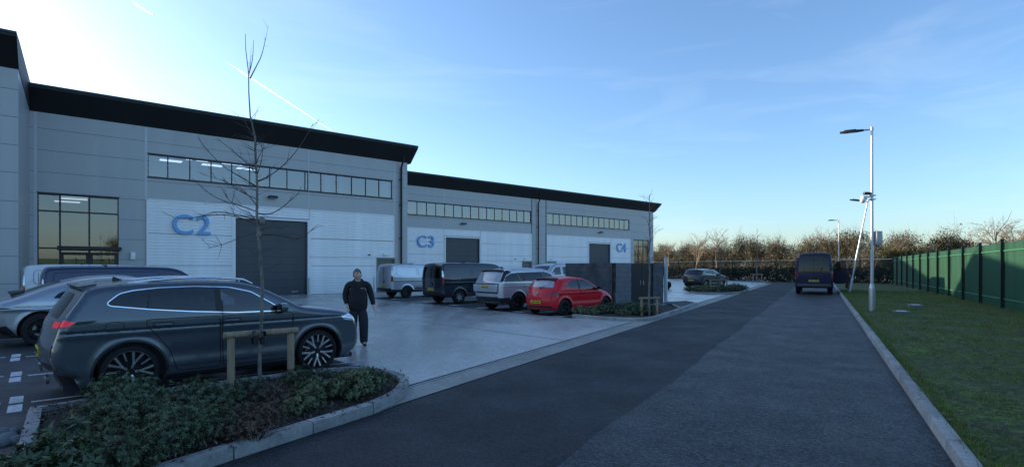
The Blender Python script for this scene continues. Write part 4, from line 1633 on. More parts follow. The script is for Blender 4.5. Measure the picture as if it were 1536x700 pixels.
def roller(root, x0, x1, h):
    mb = MB()
    z = 0.0
    while z < h:
        zz = min(z + .50, h)
        mb.b2((x0, .13, z + .006), (x1, .20, zz - .006))
        mb.b2((x0, .128, z + .22), (x1, .20, z + .235))
        z += .5
    mb.b2((x0, .15, 0), (x1, .21, h), 1)
    d = mb.build('roller_door', [M_DOOR, GAP], root)
    f_ = MB()
    for a, b_ in ((x0 - .11, x0 + .0), (x1, x1 + .11)):
        f_.b2((a, -.085, 0), (b_, .16, h + .11))
    f_.b2((x0, -.085, h), (x1, .16, h + .11))
    f_.build('frame', [M_TRIMW], d)
    g_ = MB()
    for a, b_ in ((x0, x0 + .07), (x1 - .07, x1)):
        g_.b2((a, .08, 0), (b_, .128, h - .002))
    g_.b2((x1 - 1.0, .10, .18), (x1 - .55, .128, .24), 1)
    g_.build('guide', [M_DOOR, CHROME], d)


def winstrip(root, x0, x1, z0, z1, cuts, name='window', lit=(), fw=.055, room=5.0, ceil=.55, pane=None, blinds=(), transoms=(), fl=.9):
    mb = MB()
    xs = [x0] + list(cuts) + [x1]
    for x in xs:
        a = fw / 2 if x not in (x0, x1) else fw * .6
        mb.b2((x - a, .05, z0), (x + a, .13, z1))
    mb.b2((x0, .045, z0), (x1, .135, z0 + fw))
    mb.b2((x0, .045, z1 - fw), (x1, .135, z1))
    for t in transoms:
        mb.b2((x0, .048, t - fw / 2), (x1, .132, t + fw / 2))
    mb.b2((x0 - .05, -.06, z0 - .05), (x1 + .05, .05, z0 - .003))
    mb.b2((x0 - .05, -.035, z1 + .003), (x1 + .05, .05, z1 + .045))
    w_ = mb.build(name, [M_FRAME], root)
    for i in range(len(xs) - 1):
        pm = MB()
        t1, t2 = rng.uniform(-.004, .004), rng.uniform(-.004, .004)
        pm.add([(xs[i], .09 + t1, z0), (xs[i + 1], .09 - t1, z0), (xs[i + 1], .09 - t1 + t2, z1), (xs[i], .09 + t1 + t2, z1)], [(0, 1, 2, 3)])
        pm.build('pane', [pane or M_PANE], w_, fix=False)
    rm = MB()
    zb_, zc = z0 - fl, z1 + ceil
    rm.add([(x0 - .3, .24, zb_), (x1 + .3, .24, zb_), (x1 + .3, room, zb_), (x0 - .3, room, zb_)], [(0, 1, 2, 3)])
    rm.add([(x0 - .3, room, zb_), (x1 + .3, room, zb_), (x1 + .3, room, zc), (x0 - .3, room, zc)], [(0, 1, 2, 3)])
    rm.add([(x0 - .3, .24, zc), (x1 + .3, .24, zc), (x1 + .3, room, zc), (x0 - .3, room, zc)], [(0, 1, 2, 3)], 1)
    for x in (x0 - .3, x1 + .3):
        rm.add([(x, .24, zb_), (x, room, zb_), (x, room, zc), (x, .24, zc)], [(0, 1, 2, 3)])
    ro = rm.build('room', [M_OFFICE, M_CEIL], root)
    for (x, y) in lit:
        lm = MB()
        lm.b2((x - .6, y - .3, zc - .03), (x + .6, y + .3, zc - .004))
        lm.build('ceiling_light', [M_LIT], ro)
    for (a, b_) in blinds:
        bl = MB()
        n = 14
        vs = [(a + (b_ - a) * i / n, .35 + (.05 if i % 2 else 0), z) for z in (z0 - .3, z1 + .3) for i in range(n + 1)]
        bl.add(vs, [(i, i + 1, n + 2 + i, n + 1 + i) for i in range(n)])
        bl.build('blind', [mat('blind_white', (.6, .62, .65), .8)], ro)
    return w_


def firedoor(root, x0, x1, h):
    mb = MB()
    mb.b2((x0 + .09, .06, .0), (x1 - .09, .13, h - .09))
    mb.b2((x0, -.09, 0), (x0 + .09, .15, h), 1)
    mb.b2((x1 - .09, -.09, 0), (x1, .15, h), 1)
    mb.b2((x0 + .09, -.09, h - .09), (x1 - .09, .15, h), 1)
    d = mb.build('fire_door', [M_FIREDOOR, mat('fire_frame', (.17, .175, .15), .5)], root)
    hb = MB()
    hb.b2((x0 + .16, .02, 1.0), (x0 + .30, .058, 1.06))
    hb.build('handle', [CHROME], d)


def eave(root, x0, x1, zw, zt, o, depth=30.0):
    mb = MB()
    prof = [(.02, zw), (-o, zt - .16), (-o - .01, zt), (.25, zt + .12), (depth * .5, zt + .5), (depth, zt + .1), (depth, zw), (.6, zw)]
    mb.prism(prof, x0, x1, 'X')
    r = mb.build('roof', [M_SOFFIT], root)
    e = MB()
    e.b2((x0, -o - .05, zt - .055), (x1, -o - .012, zt + .03))
    e.build('gutter', [M_FASCIA], r)


def downpipe(root, x, zw, o, zt):
    mb = MB()
    mb.tube([(x, -o * .55, zt - .75), (x, -o * .45, zw + .02), (x + .02, -.17, zw - .45), (x + .02, -.17, .1)], .075, 10)
    for z in (1.5, 4.0, 6.5, 8.4):
        mb.box((x + .02, -.10, z), (.22, .20, .06), 0)
    mb.build('downpipe', [BLACK], root, 40)


def floodlight(root, x, z):
    mb = MB()
    mb.box((x, -.22, z), (.56, .34, .16), 0, 0, .05)
    mb.box((x, -.05, z + .02), (.14, .10, .10), 0)
    mb.box((x, -.24, z - .085), (.44, .24, .012), 1)
    mb.build('floodlight', [BLACK, mat('lamp_cover', (.4, .42, .45), .3)], root, 40)


def smallbox(root, nm, x, z, s, m):
    mb = MB()
    mb.box((x, -.07 - s[1] / 2, z), s, 0, 0, .02)
    mb.build(nm, [m], root, 40)


def bollard(root_xy, h, label, grp=None):
    mb = MB()
    mb.tube([(0, 0, 0), (0, 0, h - .03), (0, 0, h)], [.065, .065, .03], 14)
    o = mb.build('bollard', [mat('bollard_white', (.55, .58, .60), .35, .4, var=.08)], None, 40, root_xy)
    tag(o, label, 'bollard', grp)


def unit_root(label, s0, D):
    return thing('warehouse', label, 'warehouse', FW(s0, D), math.pi / 2 - BETA)


ZW, ZT, OV = 9.72, 10.85, 1.12
ZC = 5.62                     # top of the white cladding and of the entrance glazing
WZ0, WZ1 = 6.93, 8.24


def wall_joints(mb, x0, x1, zs, holes=()):
    for z in zs:
        segs = [(x0, x1)]
        for a, b_, c, d in holes:
            if c - .03 < z < d + .03:
                nw = []
                for p, q in segs:
                    if a > p:
                        nw.append((p, min(q, a)))
                    if b_ < q:
                        nw.append((max(p, b_), q))
                    if b_ <= p or a >= q:
                        nw = nw
                segs = [(p, q) for p, q in nw if q - p > .02]
        for p, q in segs:
            mb.b2((p, -.004, z - .012), (q, .02, z + .012), 1)


JZ = (1.15, 2.25, 3.35, 4.45, 5.60, 6.70, 7.82, 8.92)
# ---- middle unit (C2)
s0 = FS(28, D2) - 6.0
s1 = FS(611, D2)
C2 = unit_root('nearest full grey unit carrying the C2 letters, with white cladding and dark roller door', 0, D2)
x = lambda px: FS(px, D2)
rec = (x(56), x(178), 0.0, ZC)
strip_w = (x(222), x(588), WZ0, WZ1)
dr = (x(353), x(461), 0.0, 4.86)
fd = (x(564), x(592), 0.0, 2.50)
mb = MB()
ops = [rec, strip_w, dr, fd]
wall_open(mb, s0, s1, 0, ZW + .3, ops)
mb.add([(s1, 0, 0), (s1, 30, 0), (s1, 30, ZW + .3), (s1, 0, ZW + .3)], [(0, 1, 2, 3)])
mb.add([(s0, 0, 0), (s0, 30, 0), (s0, 30, ZW + .3), (s0, 0, ZW + .3)], [(0, 1, 2, 3)])
mb.add([(s0, 30, 0), (s1, 30, 0), (s1, 30, ZW + .3), (s0, 30, ZW + .3)], [(0, 1, 2, 3)])
wall_joints(mb, s0, s1, JZ[5:], [strip_w])
wall_joints(mb, s0, x(219), JZ[:5], [rec])
for px in (53, 219):
    mb.b2((x(px) - .06, -.006, 0 if px == 53 else ZC), (x(px) + .06, .02, ZW), 2)
for px in (463, 592):
    mb.b2((x(px) - .03, -.005, ZC + .1), (x(px) + .03, .02, ZW), 2)
mb.build('wall', [M_WALL, M_JOINT, M_WALL_L], C2)
eave(C2, s0, s1 + .30, ZW, ZT, OV)
cladding(C2, x(221), dr[0] - .16, 0.02, ZC, (1.9, 3.75))
cladding(C2, dr[1] + .16, x(590), 2.55, ZC, (3.75,))
cladding(C2, dr[1] + .16, fd[0] - .06, 0.02, 2.46, (1.9,))
cladding(C2, dr[0] - .10, dr[1] + .10, 5.05, ZC - .0)
roller(C2, dr[0], dr[1], 4.86)
firedoor(C2, *fd[:2], 2.50)
cuts = [x(p) for p in (252, 285, 317, 348, 375, 405, 431, 458, 482, 505, 528, 549, 569)]
lit = []
for k, px in enumerate((262, 300, 330, 356, 386)):
    for yy in (1.2, 2.6, 4.0):
        if (k * 7 + int(yy * 3)) % 4 in (0, 2):
            lit.append((x(px) + .3, yy))
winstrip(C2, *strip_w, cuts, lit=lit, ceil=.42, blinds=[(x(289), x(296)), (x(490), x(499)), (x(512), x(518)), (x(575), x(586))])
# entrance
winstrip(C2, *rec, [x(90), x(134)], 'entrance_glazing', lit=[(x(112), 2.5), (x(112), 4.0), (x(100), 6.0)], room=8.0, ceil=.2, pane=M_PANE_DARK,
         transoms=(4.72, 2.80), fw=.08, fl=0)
mb = MB()
mb.b2((x(86), -.85, 2.72), (x(181), .04, 2.90))
mb.build('canopy', [BLACK], C2)
for a, b_ in ((x(91), x(133)), (x(135), x(176))):
    mb = MB()
    for q0, q1, z0, z1 in ((a, a + .12, 0, 2.6), (b_ - .12, b_, 0, 2.6), (a + .12, b_ - .12, 0, .25), (a + .12, b_ - .12, 1.0, 1.14), (a + .12, b_ - .12, 2.46, 2.6)):
        mb.b2((q0, .02, z0), (q1, .085, z1))
    ed_ = mb.build('door', [M_FRAME], C2)
    mb = MB()
    hx_ = x(133) - .26 if a < x(120) else x(135) + .30
    mb.b2((hx_ - .04, -.04, .8), (hx_, .0, 1.7))
    mb.build('handle', [CHROME], ed_)
downpipe(C2, x(38), ZW, OV, ZT)
downpipe(C2, x(600), ZW, OV, ZT)
floodlight(C2, x(408), 6.32)
smallbox(C2, 'meter_box', x(199), 2.45, (.22, .10, .42), M_TRIMW)
smallbox(C2, 'wall_light', x(578), 2.75, (.40, .14, .14), M_TRIMW)
smallbox(C2, 'camera', x(553), 2.72, (.12, .14, .10), BLACK)
# ---- far pair of units (C3, C4)
x = lambda px: FS(px, D3)
t0 = s1 - .5
tm, t1 = x(806), x(980)
C3 = unit_root('far grey unit pair set back, carrying the C3 and C4 letters', 0, D3)
st3 = (x(611.5), x(797), WZ0, WZ1)
st4 = (x(821), x(944), WZ0, WZ1)
d3 = (x(668), x(719), 0, 4.86)
d4 = (x(883), x(915), 0, 4.86)
f3 = (x(783), x(796.5), 0, 2.5)
f4 = (x(822), x(834), 0, 2.5)
g4 = (x(951), x(973), 0, ZC)
mb = MB()
wall_open(mb, t0, t1, 0, ZW + .3, [st3, st4, d3, d4, f3, f4, g4])
mb.add([(t1, 0, 0), (t1, 30, 0), (t1, 30, ZW + .3), (t1, 0, ZW + .3)], [(0, 1, 2, 3)])
mb.add([(t0, 0, 0), (t0, 30, 0), (t0, 30, ZW + .3), (t0, 0, ZW + .3)], [(0, 1, 2, 3)])
mb.add([(t0, 30, 0), (t1, 30, 0), (t1, 30, ZW + .3), (t0, 30, ZW + .3)], [(0, 1, 2, 3)])
wall_joints(mb, t0, t1, JZ[5:], [st3, st4])
wall_joints(mb, x(946), t1, JZ[:5], [g4])
wall_joints(mb, x(798), x(819), JZ[:5])
for px in (666, 720, 882, 916):
    mb.b2((x(px) - .04, -.005, ZC + .1), (x(px) + .04, .02, WZ0 - .1), 2)
    mb.b2((x(px) - .04, -.005, WZ1 + .1), (x(px) + .04, .02, ZW), 2)
for px in (797.5, 819):
    mb.b2((x(px) - .08, -.007, 0), (x(px) + .08, .02, ZW), 1)
mb.build('wall', [M_WALL, M_JOINT, M_WALL_L], C3)
eave(C3, t0, t1 + .35, ZW, ZT, OV)
jj = (1.9, 3.1, 4.35)
cladding(C3, x(611), d3[0] - .2, .02, ZC, jj)
cladding(C3, d3[0] - .14, d3[1] + .14, 5.05, ZC)
cladding(C3, d3[1] + .2, f3[0] - .1, .02, 2.46, (1.9,))
cladding(C3, d3[1] + .2, x(796.8), 2.56, ZC, (3.1, 4.35))
cladding(C3, f4[1] + .1, d4[0] - .2, .02, 2.46, (1.9,))
cladding(C3, x(820), d4[0] - .2, 2.56, ZC, (3.1, 4.35))
cladding(C3, d4[0] - .14, d4[1] + .14, 5.05, ZC)
cladding(C3, d4[1] + .2, x(945), .02, ZC, jj)
roller(C3, *d3[:2], 4.86)
roller(C3, *d4[:2], 4.86)
firedoor(C3, *f3[:2], 2.5)
firedoor(C3, *f4[:2], 2.5)
n3 = 15
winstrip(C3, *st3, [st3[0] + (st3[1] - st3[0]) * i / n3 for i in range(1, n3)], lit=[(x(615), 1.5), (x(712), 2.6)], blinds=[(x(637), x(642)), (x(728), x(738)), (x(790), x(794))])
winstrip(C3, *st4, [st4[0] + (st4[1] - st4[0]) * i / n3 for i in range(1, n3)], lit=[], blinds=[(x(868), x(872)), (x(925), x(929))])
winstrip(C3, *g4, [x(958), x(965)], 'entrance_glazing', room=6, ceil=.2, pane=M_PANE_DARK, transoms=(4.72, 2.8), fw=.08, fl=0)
downpipe(C3, x(806), ZW, OV, ZT)
floodlight(C3, x(694), 6.35)
floodlight(C3, x(900), 6.35)
for px in (787, 826):
    smallbox(C3, 'wall_light', x(px), 2.8, (.40, .14, .14), M_TRIMW)
smallbox(C3, 'camera', x(772), 2.75, (.12, .14, .10), BLACK)
# ---- near unit, only its corner in view
x = lambda px: FS(px, D1)
u1 = x(27.5)
C1 = unit_root('nearest grey unit, only its tall corner in view before the C2 unit', 0, D1)
mb = MB()
wall_open(mb, u1 - 26, u1, 0, ZW + .3, [])
mb.add([(u1, 0, 0), (u1, 20, 0), (u1, 20, ZW + .3), (u1, 0, ZW + .3)], [(0, 1, 2, 3)])
mb.add([(u1 - 26, 0, 0), (u1 - 26, 20, 0), (u1 - 26, 20, ZW + .3), (u1 - 26, 0, ZW + .3)], [(0, 1, 2, 3)])
mb.add([(u1 - 26, 20, 0), (u1, 20, 0), (u1, 20, ZW + .3), (u1 - 26, 20, ZW + .3)], [(0, 1, 2, 3)])
wall_joints(mb, u1 - 26, u1, JZ)
mb.build('wall', [M_WALL, M_JOINT], C1)
eave(C1, u1 - 26.3, u1 + .02, ZW, ZT, OV, 20)

# ---- signs
M_BLUE = mat('sign_blue', (.024, .30, .64), .35, coat=.4, var=.05)


def sign(txt, px, py, D, size, label):
    cu = bpy.data.curves.new('sign', 'FONT')
    cu.body = txt
    cu.size = size
    cu.extrude = .05
    cu.offset = .004 * size
    cu.space_character = 1.10
    cu.align_x = 'CENTER'
    cu.align_y = 'CENTER'
    cu.bevel_depth = .012
    tmp = bpy.data.objects.new('tmp', cu)
    COL.objects.link(tmp)
    me = bpy.data.meshes.new_from_object(tmp.evaluated_get(bpy.context.evaluated_depsgraph_get()))
    bpy.data.objects.remove(tmp)
    me.materials.clear()
    me.materials.append(M_BLUE)
    p = FW(FS(px, D), D - .13, FH(px, py, D))
    o = link('unit_sign', me, None, p)
    o.rotation_euler = (math.pi / 2, 0, math.pi / 2 - BETA)
    tag(o, label, 'sign', 'blue unit letters on the cladding')


sign('C2', 287, 339, D2, 1.62, 'large blue C2 letters on white cladding')
sign('C3', 638, 363, D3, 1.62, 'blue C3 letters on white cladding behind the vans')
sign('C4', 931, 372, D3, 1.62, 'blue C4 letters right of the last roller door')
for px, py, lab in ((464, 441, 'thin pale bollard at the right edge of the C2 roller door'), (358, 446, 'thin pale bollard at the left edge of the C2 roller door'), (561, 440, 'thin pale bollard beside the grey fire door')):
    Dq = D2 - .45
    bollard(FW(FS(px, Dq), Dq), 1.12, lab, 'bollards along the C2 wall')
# ------------------------------------------------------------------ bin store
M_BLOCK = mat('block_dark', (.080, .086, .094), .85, var=.35, scale=2.5, bump=.4, bscale=30)
M_BLOCK_L = mat('block_grey', (.145, .152, .162), .85, var=.15, scale=2.5, bump=.4, bscale=30)
M_MORTAR = mat('mortar', (.022, .024, .027), .9)
M_GATE = mat('gate_black', (.010, .010, .012), .6, var=.3, scale=6, stretch=(6, 6, .4))


def blockwork(mb, L, H, T, x0=0.0, m0=0, mm=1):
    """Courses of blocks with joints, along x from x0."""
    mb.b2((x0 + .004, .004, 0), (x0 + L - .004, T - .004, H - .004), mm)
    bh, bl = .225, .45
    j = 0
    z = 0.0
    while z < H - .02:
        z1 = min(z + bh, H)
        xx = -(bl / 2 if j % 2 else 0)
        while xx < L - .001:
            a, b_ = max(0, xx), min(L, xx + bl)
            if b_ - a > .03:
                dy = rng.uniform(-.0015, .0015)
                mb.b2((x0 + a + .004, dy, z + .004), (x0 + b_ - .004, T + dy, z1 - .004), m0)
            xx += bl
        z = z1
        j += 1


pr_ = G(947, 457.5)
BS = R_(50)
bsv = Vector((math.sin(BS), math.cos(BS), 0))


def along(px, base=pr_, dirv=bsv):
    t = (px - 768) / F
    return (base.y * t - base.x) / (dirv.x - dirv.y * t)


store = thing('bin_store', 'dark block walled bin store with black timber gates behind the red hatchback', 'bin store', pr_, math.pi / 2 - BS)
HW = 2.02
k1, k2, k3 = along(924), along(980), along(995)
mb = MB()
blockwork(mb, -k1, HW, .24, k1)
mb.build('pier', [M_BLOCK_L, M_MORTAR], store)
mb = MB()
blockwork(mb, k3 - k2, HW, .24, k2)
mb.build('pier', [M_BLOCK, M_MORTAR], store)
for a, b_ in ((0.02, k2 / 2 - .01), (k2 / 2 + .01, k2 - .02)):
    mb = MB()
    n = 9
    for i in range(n):
        q0, q1 = a + (b_ - a) * i / n, a + (b_ - a) * (i + 1) / n - .008
        mb.b2((q0, .05, .08), (q1, .085, HW - .03))
    for z in (.35, 1.0, 1.65):
        mb.b2((a, .085, z), (b_, .13, z + .10))
    g_ = mb.build('gate', [M_GATE], store)
    mb = MB()
    xx = k2 / 2 + (-.12 if a < k2 / 2 - .1 else .12)
    mb.b2((xx - .02, .02, .95), (xx + .02, .05, 1.15))
    mb.build('handle', [STEELRIM], g_)
sd_ = Vector((-bsv.y, bsv.x, 0))
cor = pr_ + bsv * k1 + sd_ * .24
dep = along(848, cor, sd_)
mb = MB()
blockwork(mb, dep, HW, .22)
mb.v = [(-v[1], v[0], v[2]) for v in mb.v]
w_ = mb.build('wall', [M_BLOCK, M_MORTAR], store)
w_.location = (k1 + .22, .24, 0)
mb = MB()
mb.b2((k3 - .22, .24, 0), (k3, dep + .24, HW))
mb.b2((k1 + .23, dep + .02, 0), (k3 - .23, dep + .24, HW))
mb.build('rear_wall', [M_BLOCK], store)
kp = along(998.6)
mb = MB()
mb.b2((0, 0, 0), (.17, .10, 2.32))
mb.b2((.02, -.006, .0), (.075, 0, 2.32), 1)
mb.b2((-.03, .02, 2.32), (.20, .08, 2.34), 1)
o = mb.build('gate_post', [mat('post_white', (.60, .62, .63), .5, var=.1, scale=1.5), mat('post_grey', (.22, .25, .28), .5)], None, None, pr_ + bsv * kp)
o.rotation_euler = (0, 0, math.pi / 2 - BS)
tag(o, 'tall white steel post at the end of the bin store wall', 'post')

# ------------------------------------------------------------------ fences
M_GREEN = mat('fence_green', (.005, .072, .037), .5, .1, var=.18, scale=1.2, rvar=.1, stretch=(1, 1, .2))
M_GREEN_D = mat('fence_post_green', (.006, .028, .020), .5, var=.15)
M_GREEN_L = mat('fence_rail_green', (.035, .17, .09), .45)
U0, SP, NP = -24.0, 3.56, 26
FH_ = 2.78
fence = thing('palisade_fence', 'tall green steel palisade fence running along the grass verge', 'fence', RD(U0, V_F, .05), math.pi / 2 - RHO)
pm = MB()
n = 24
pw = (SP - .02) / n
fr = random.Random(5)
prof = [(0, .0), (pw * .15, .045), (pw * .42, .030), (pw * .68, .045), (pw * .82, .0)]
for i in range(n):
    x0 = .01 + i * pw
    h = FH_ - .05 + fr.uniform(-.012, .012)
    vs = [(x0 + a, b_, z) for z in (.06, h) for a, b_ in prof]
    pm.add(vs, [(j, j + 1, 5 + j + 1, 5 + j) for j in range(4)])
    vs2 = [(x0 + a, b_, h) for a, b_ in prof] + [(x0 + pw * .5, .01, h + .07)]
    pm.add(vs2, [(j, j + 1, 5) for j in range(4)])
pmesh = pm.mesh('panel', [M_GREEN])
rms = []
for z in (.42, 2.42):
    rmesh = MB()
    rmesh.b2((.06, .045, z), (SP - .06, .085, z + .055))
    rms.append(rmesh.mesh('rail', [M_GREEN_L]))
po = MB()
po.b2((-.055, .155, -.1), (.055, .17, FH_ + .12))
po.b2((-.055, .06, -.1), (.055, .075, FH_ + .12))
po.b2((-.008, .075, -.1), (.008, .155, FH_ + .12))
po.b2((-.06, .055, FH_ + .12), (.06, .175, FH_ + .14))
pomesh = po.mesh('post', [M_GREEN_D])
for i in range(NP + 1):
    link('post', pomesh, fence, (i * SP, 0, 0))
    if i < NP:
        p = link('panel', pmesh, fence, (i * SP, 0, 0))
        for rm_ in rms:
            link('rail', rm_, p)
# far fence
E0 = RD(U0 + SP * NP, V_F)
E1 = Vector((15.5, 106, 0))
dd = (E1 - E0)
Lf = dd.length
az2 = math.atan2(dd.x, dd.y)
fence2 = thing('mesh_fence', 'dark green see through fence with top rail coloured as sunlit across the far end', 'fence', E0, math.pi / 2 - az2)
nb = int(Lf / 3.4)
sp2 = Lf / nb
pm = MB()
for i in range(26):
    xx = (i + .5) * sp2 / 26
    pm.b2((xx - .014, -.030, .05), (xx + .014, -.02, 2.72))
m2 = pm.mesh('panel', [M_GREEN_D])
pm = MB()
pm.b2((0, .0, 2.68), (sp2, .03, 2.74))
m3 = pm.mesh('rail', [mat('rail_sunlit', (.60, .60, .54), .5)])  # rail coloured pale to stand in for sunlight along the fence top
pm = MB()
pm.b2((-.04, .0, 0), (.04, .08, 2.85))
m4 = pm.mesh('post', [M_GREEN_D])
for i in range(nb + 1):
    link('post', m4, fence2, (i * sp2, 0, 0))
    if i < nb:
        p = link('panel', m2, fence2, (i * sp2, 0, 0))
        link('rail', m3, p)

# ------------------------------------------------------------------ lamps
M_GALV = mat('galvanised', (.48, .50, .52), .38, .7, var=.14, scale=3, stretch=(1, 1, .2))


def lamp(loc, H, arm, label, az, wide=.062):
    r = thing('street_lamp', label, 'street lamp', loc, math.pi / 2 - az, 'street lamps along the verge')
    mb = MB()
    mb.tube([(0, 0, -.02), (0, 0, .95), (0, 0, 1.02), (0, 0, 1.16)], [.105, .105, .10, wide], 18)
    mb.tube([(0, 0, 1.16), (0, 0, H)], [wide, .045], 16)
    mb.tube([(0, 0, -.02), (0, 0, .05)], [.16, .15], 16, 1)
    mb.box((.0, -.106, .55), (.10, .01, .55), 0)
    mb.build('pole', [M_GALV, BLACK], r, 35)
    mb = MB()
    mb.tube([(0, 0, H - .10), (0, 0, H + .03)], .062, 14)
    mb.tube([(0, 0, H - .05), (0, arm * .55, H - .05)], .032, 10)
    mb.build('arm', [M_GALV], r, 35)
    mb = MB()
    pts = [(-.06, .0), (-.14, .25), (-.13, .62), (-.05, .80), (.05, .80), (.13, .62), (.14, .25), (.06, 0)]
    mb.prism([(a, arm * .5 + b_) for a, b_ in pts], H - .085, H - .02, 'Z')
    mb.box((0, arm * .5 + .45, H - .0), (.12, .40, .05), 0, 0, .02)
    mb.box((0, arm * .5 + .48, H - .09), (.18, .42, .012), 1)
    mb.build('lamp_head', [BLACK, mat('lamp_cover', (.4, .42, .45), .3)], r, 30)
    return r


lp = G(1308, 470)
l1 = lamp(lp, 7.25, .55, 'tall galvanised street lamp nearest the camera, carrying camera brackets and a cabinet', R_(-60) + math.pi / 2)
l3z = 60.8
lamp(Vector(((1258 - 768) / F * l3z, l3z, .1)), 7.15, .55, 'far upright street lamp behind the dark blue van', R_(-60) + math.pi / 2)
l2 = lamp(G(1273.5, 440), 6.55, .55, 'leaning pale lamp column between van and tall lamp', R_(-60) + math.pi / 2)
M2_ = Matrix.Rotation(R_(11.5), 4, 'Y') @ Matrix.Rotation(math.pi / 2 - (R_(-60) + math.pi / 2), 4, 'Z')
l2.rotation_euler = M2_.to_euler()


def hz(py, z):
    return EYE + (HOR - py) / F * z


# camera cluster and cabinet on the near lamp
cc = thing('security_camera', 'white security camera on a bracket clamped to the tall near lamp', 'camera', lp + Vector((0, 0, hz(295, lp.y))), 0)
mb = MB()
for z in (-.10, .05):
    mb.box((0, 0, z), (.20, .20, .05), 0, 0, .01)
mb.box((-.16, 0, 0), (.22, .06, .06), 0)
mb.build('bracket', [M_GALV], cc, 35)
mb = MB()
mb.box((-.33, -.02, -.05), (.26, .14, .15), 0, .5, .03)
mb.ball((-.40, -.06, -.16), .10, 12)
mb.build('body', [mat('camera_white', (.62, .64, .65), .4)], cc, 40)
mb = MB()
mb.box((-.20, 0, .13), (.26, .12, .11), 0, 0, .03)
mb.build('antenna', [BLACK], cc, 40)
cb = thing('cabinet', 'pale grey equipment cabinet strapped to the tall near lamp', 'cabinet', lp + Vector((.21, 0, hz(357, lp.y))), .15)
mb = MB()
mb.box((0, 0, 0), (.26, .22, .54), 0, 0, .015)
mb.box((0, -.115, 0), (.22, .012, .48), 0, 0, .004)
mb.build('body', [mat('cabinet_grey', (.36, .37, .38), .5, var=.08)], cb, 40)
mb = MB()
mb.tube([(-.05, 0, -.27), (.0, 0, -.36), (.06, 0, -.36), (.05, 0, -.27)], .018, 8)
mb.tube([(-.20, 0, -.20), (-.28, .05, -.42)], .018, 6)
mb.build('cable', [BLACK], cb)
for (px, py, lab) in ((1373, 462.5, 'larger pale manhole slab in the grass, nearer the fence'), (1352, 473, 'smaller pale manhole slab in the grass, nearer the kerb')):
    p = G(px, py)
    mb = MB()
    mb.box((0, 0, .06), (.85 if px > 1360 else .62, .5, .10), 0, 0, .015)
    mb.box((0, 0, .113), (.5, .3, .008), 1)
    o = mb.build('manhole_cover', [M_BLOCK_L, STEELRIM], None, None, p + Vector((0, 0, .06)))
    o.rotation_euler = (0, 0, math.pi / 2 - RHO)
    tag(o, lab, 'manhole cover')

# ------------------------------------------------------------------ trees
M_BARK = mat('young_bark', (.155, .15, .135), .8, var=.45, scale=14, stretch=(1, 1, .5), bump=.3, bscale=40)
M_TWIG = mat('twig', (.075, .055, .045), .8, var=.2)
M_TWIG2 = mat('twig_pale', (.20, .155, .11), .85, var=.25)
M_TIMBER = mat('timber_post', (.30, .22, .14), .75, var=.3, scale=5, stretch=(4, 4, .5))


def twig(mb, p, d, L, r, lvl, R, n=4, up=.25, mi=0, spread=.7, kids=(3, 5)):
    pts, rr = [p.copy()], [r]
    q = p.copy()
    dd_ = d.normalized()
    k = max(3, int(L / .12)) if lvl < 2 else 3
    k = min(k, 9)
    for i in range(k):
        dd_ = (dd_ + Vector((R.gauss(0, .10), R.gauss(0, .10), R.gauss(0, .08) + up * .12))).normalized()
        q = q + dd_ * (L / k)
        pts.append(q.copy())
        rr.append(r * (1 - .75 * (i + 1) / k))
    mb.tube(pts, rr, n, mi, cap=False)
    if lvl <= 0:
        return
    for _ in range(R.randint(*kids)):
        t = R.uniform(.25, .95)
        i = min(k - 1, int(t * k))
        b_ = pts[i].lerp(pts[i + 1], t * k - i)
        s = (pts[i + 1] - pts[i]).normalized()
        side = Vector((R.gauss(0, 1), R.gauss(0, 1), R.gauss(0, .6)))
        side = (side - s * side.dot(s)).normalized()
        twig(mb, b_, s * (1 - spread * .5) + side * spread, L * R.uniform(.30, .55), max(.0022, r * .45), lvl - 1, R, 3 if lvl < 2 else n, up, mi, spread, kids)


def stake_frame(p1, p2, h, r, lab, grp, knot=True):
    t = thing('tree_stake', lab, 'tree stake', p1, 0, grp)
    d = p2 - p1
    for q in (Vector((0, 0, 0)), d):
        mb = MB()
        mb.tube([q + Vector((0, 0, -.1)), q + Vector((0, 0, h - .02)), q + Vector((0, 0, h))], [r, r * .96, r * .8], 14)
        mb.build('post', [M_TIMBER], t, 40)
    mb = MB()
    e = d.normalized()
    off = Vector((e.y, -e.x, 0)) * r * .4
    mb.tube([-e * .10 + off + Vector((0, 0, h - r * .2)), d + e * .10 + off + Vector((0, 0, h - r * .1))], [r * .92, r * .9], 14)
    mb.build('crossbar', [M_TIMBER], t, 40)
    return t


# the sapling in the near bed
tp = G(390, 588)
K = tp.y / F
tr = thing('sapling', 'tall bare young tree tied to a timber frame in the front planting bed', 'tree', tp)


def tpt(px, py, dy=0.0):
    return Vector(((px - 390) * K, dy, (588 - py) * K))


